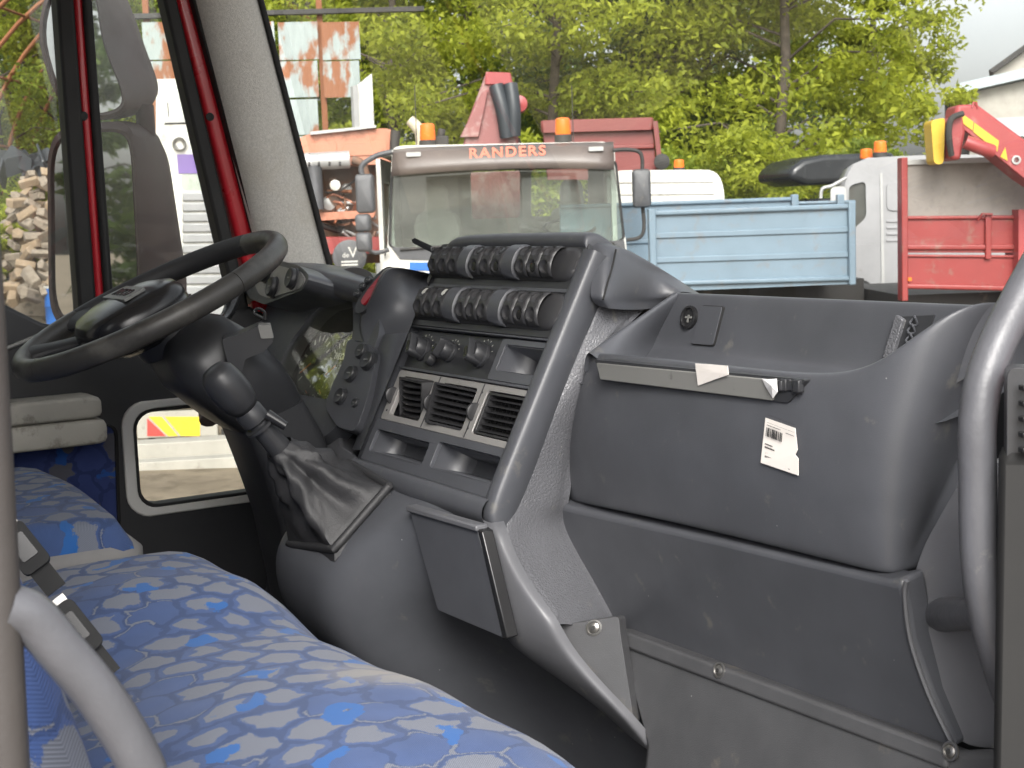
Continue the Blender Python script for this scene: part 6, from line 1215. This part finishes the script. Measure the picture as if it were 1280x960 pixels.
# hoop frame
f = OF(60, 30, 0.35); hf = thing('hoop_frame', 'bare rusty tunnel of metal hoops at the upper left', 'frame', f.O)
for k in range(6):
    g = f.at(2.6 + 0.55 * k, 0, -1.3 * k); MB().tube([g.w(-5.2 * math.cos(t), 1.0 + 6.2 * math.sin(t), 0) for t in np.linspace(-0.15, 2.2, 22)], 0.055, 6).out('hoop', 'rust', hf, ang=60)
for t in (0.35, 0.62, 0.9, 1.2): MB().tube([f.w(2.6 + 0.55 * k - 5.2 * math.cos(t), 1.0 + 6.2 * math.sin(t), -1.3 * k) for k in range(6)], 0.035, 5).out('purlin', 'rust', hf)
# junk next to the heap
rp = random.Random(4); jk = gp(25, 26); jt = thing('scrap_sheets', 'black crumpled scrap sheets on top of the bank behind the firewood', 'scrap', jk)
jf = OF(25, 26.5); 
for k in range(9):
    u, v = jf.px(rp.uniform(0, 62), rp.uniform(196, 218)); g = Fr(jf.w(u, v, rp.uniform(-.3, .3)), V((rp.uniform(-1, 1), rp.uniform(-1, 1), rp.uniform(-.5, .5))), V((rp.uniform(-.4, .4), rp.uniform(-.4, .4), 1))); g = Fr(g.O, g.a, g.b - g.a * g.a.dot(g.b))
    MB().plate(g, rpoly([(-.4, -.12), (.4, -.16), (.3, .2), (-.3, .14)], .05), (), .02, -.02).out('sheet', 'tarp', jt)
# earth bank under the heap is part of the ground; firewood blocks
M['wood'] = mat('split_wood', (0.34, 0.25, 0.165), 0.85, var=0.3, vscale=5, bump=0.4, bscale=40, dirt=(0.2, 0.165, 0.13), dscale=7, dthr=0.5, dsoft=0.2)
M['wood2'] = mat('weathered_wood', (0.28, 0.23, 0.18), 0.9, var=0.35, vscale=6, bump=0.4, bscale=40, dirt=(0.14, 0.115, 0.09), dscale=6, dthr=0.52)
blk = []
for k in range(7):
    rr = random.Random(k); n_ = rr.choice((4, 4, 5)); prof = [(0.11 * rr.uniform(.75, 1.15) * math.cos(2 * math.pi * i / n_ + .4), 0.095 * rr.uniform(.75, 1.15) * math.sin(2 * math.pi * i / n_ + .4)) for i in range(n_)]; L2 = rr.uniform(.15, .20)
    mb = MB(); mb.hexa([V((-L2, a, c)) for a, c in prof], [V((L2, a * rr.uniform(.85, 1), c)) for a, c in prof]); o = mb.out('firewood_block', 'wood' if k % 2 else 'wood2', None, smooth=False, bevel=0.012, bseg=1); blk.append(o)
hfz = OF(60, 23.2); rr = random.Random(9); cnt = 0
for layer in range(2):
    py = 219.0
    while py < 372:
        hw = 20 + (py - 215) * 0.46; px = 62 - hw + rr.uniform(-4, 4)
        while px < 62 + min(hw, 70):
            if px > -14:
                dep = -0.55 * layer + (py - 215) / 150 * 1.9 + rr.uniform(-.12, .12) - 0.0006 * (px - 62) ** 2 * 0.5
                u, v = hfz.px(px + rr.uniform(-3, 3), py + rr.uniform(-3, 3), dep); P = hfz.w(u, v, dep)
                src = blk[cnt % 7]; o = src if cnt < 7 else src.copy()
                if cnt >= 7: COL.objects.link(o)
                s_ = rr.uniform(.8, 1.15); o.matrix_basis = Matrix.LocRotScale(P, Matrix.Rotation(rr.uniform(0, 6.28), 3, 'Z').to_quaternion() @ Matrix.Rotation(rr.uniform(-.6, .6), 3, 'Y').to_quaternion() @ Matrix.Rotation(rr.uniform(0, 3), 3, 'X').to_quaternion(), V((s_, s_, s_)))
                tag(o, 'split pale firewood block lying in the heap outside the driver window', 'firewood', 'firewood blocks in the heap'); cnt += 1
            px += rr.uniform(17, 24)
        py += rr.uniform(11, 14)
bp_ = hfz.w(0, 0, -0.6); mb = MB(); mb.lathe(Fr((bp_.x, bp_.y, 0.6), (1, 0, 0), (0, 1, 0)), [(1.4, 0), (0.95, .9), (0.4, 1.9), (.1, 2.2)], 14); struct(tag(mb.out('heap_core', 'wood2', None, ang=60), 'shadowed inside of the firewood heap'), 'stuff')
# blue barrel
p = PD(75, 358, 21.5); bf = Fr((p.x, p.y, gz(p.x, p.y) - .02), (1, 0, 0), (0, 1, 0)); hB = p.z - bf.O.z
br_ = thing('blue_barrel', 'blue plastic barrel standing in front of the firewood heap', 'barrel', bf.O)
MB().lathe(bf, [(0.23, 0), (0.25, .03), (0.25, hB * .3), (0.262, hB * .32), (0.25, hB * .34), (0.25, hB * .64), (0.262, hB * .66), (0.25, hB * .68), (0.25, hB - .05), (.24, hB)], 26).out('body', 'bluedeep', br_, ang=40); MB().lathe(bf.at(0, 0, hB), [(.25, -.02), (.25, .012), (.235, .015), (.225, -.005), (.05, -.005)], 26).out('lid', 'whitepaint', br_, ang=40)
# blue truck hidden by the divider post: mirrors show
f = OF(100, 15.5, 0.2); q = lambda px, py, h=0.0: f.px(px, py, h)
bk = thing('blue_truck', 'dark blue truck edge with two black mirrors beside the window divider', 'truck', f.O)
MB().plate(f, rpoly([q(92, 262), q(150, 258), q(152, 460), q(94, 460)], .06), (), 0, -1.5).out('cab', 'bluedeep', bk, bevel=0.03)
for a in ((64, 83, 269, 313), (70, 86, 316, 332)): c0_ = q(a[0], a[3], .1); c1_ = q(a[1], a[2], .1); MB().plate(f, rrect(c0_[0], c1_[0], c0_[1], c1_[1], .03), (), .14, .04).out('mirror', 'plastic_kick', bk, bevel=.02)
MB().tube([f.w(*q(*p_, .05), .05) for p_ in ((80, 266), (92, 264), (100, 268))], .014, 6).out('mirror_arm', 'chassisblk', bk); wheel(f, 0.4, .05, .45, .3, bk)
# kerb planks and striped board seen through the low door pane
for k, (y0, y1, d, lb) in enumerate(((553, 572, 12.6, 'upper pale plank lying on the sand beyond the low door window'), (576, 583, 12.0, 'lower thin white plank lying on the sand beyond the low door window'))):
    f = OF(215, d, 0.15); _, vt = f.px(215, y0); tag(MB().box(f, (-1.2, 1.4), (-0.02, max(.05, vt)), (-.3 + .1 * k, 0)).out('timber_plank', 'concrete', None, bevel=.01), lb, 'plank', 'planks on the sand')
f = OF(220, 13.6, 0.0); q = lambda px, py, h=0.0: f.px(px, py, h)
sb = thing('warning_board', 'red and yellow striped warning board beyond the low door window', 'sign', f.O)
u0, v0 = q(172, 548); u1, v1 = q(270, 512); M['signred'] = mat('sign_red', (.7, .06, .05), .5); M['signyel'] = mat('sign_yellow', (.75, .5, .03), .5)
MB().box(f, (u0, u1), (max(v0, .0), v1), (-.05, -.01)).out('board', 'concrete', sb)
a = lambda px, py: q(px, py, 0)
MB().plate(f, [a(184, 523), a(184, 545), a(207, 545)], (), .0, -.012).out('red_field', M['signred'], sb); MB().plate(f, [a(186, 521), a(202, 521), a(222, 545), a(210, 545)], (), .0, -.012).out('yellow_field', M['signyel'], sb); MB().plate(f, [a(206, 521), a(250, 521), a(250, 545), a(226, 545)], (), .0, -.012).out('yellow_field', M['signyel'], sb)
for s in (-.4, .35): MB().box(f, (s - .03, s + .03), (-.02, max(v0, .02) + .05), (-.1, -.05)).out('leg', 'chassisblk', sb)
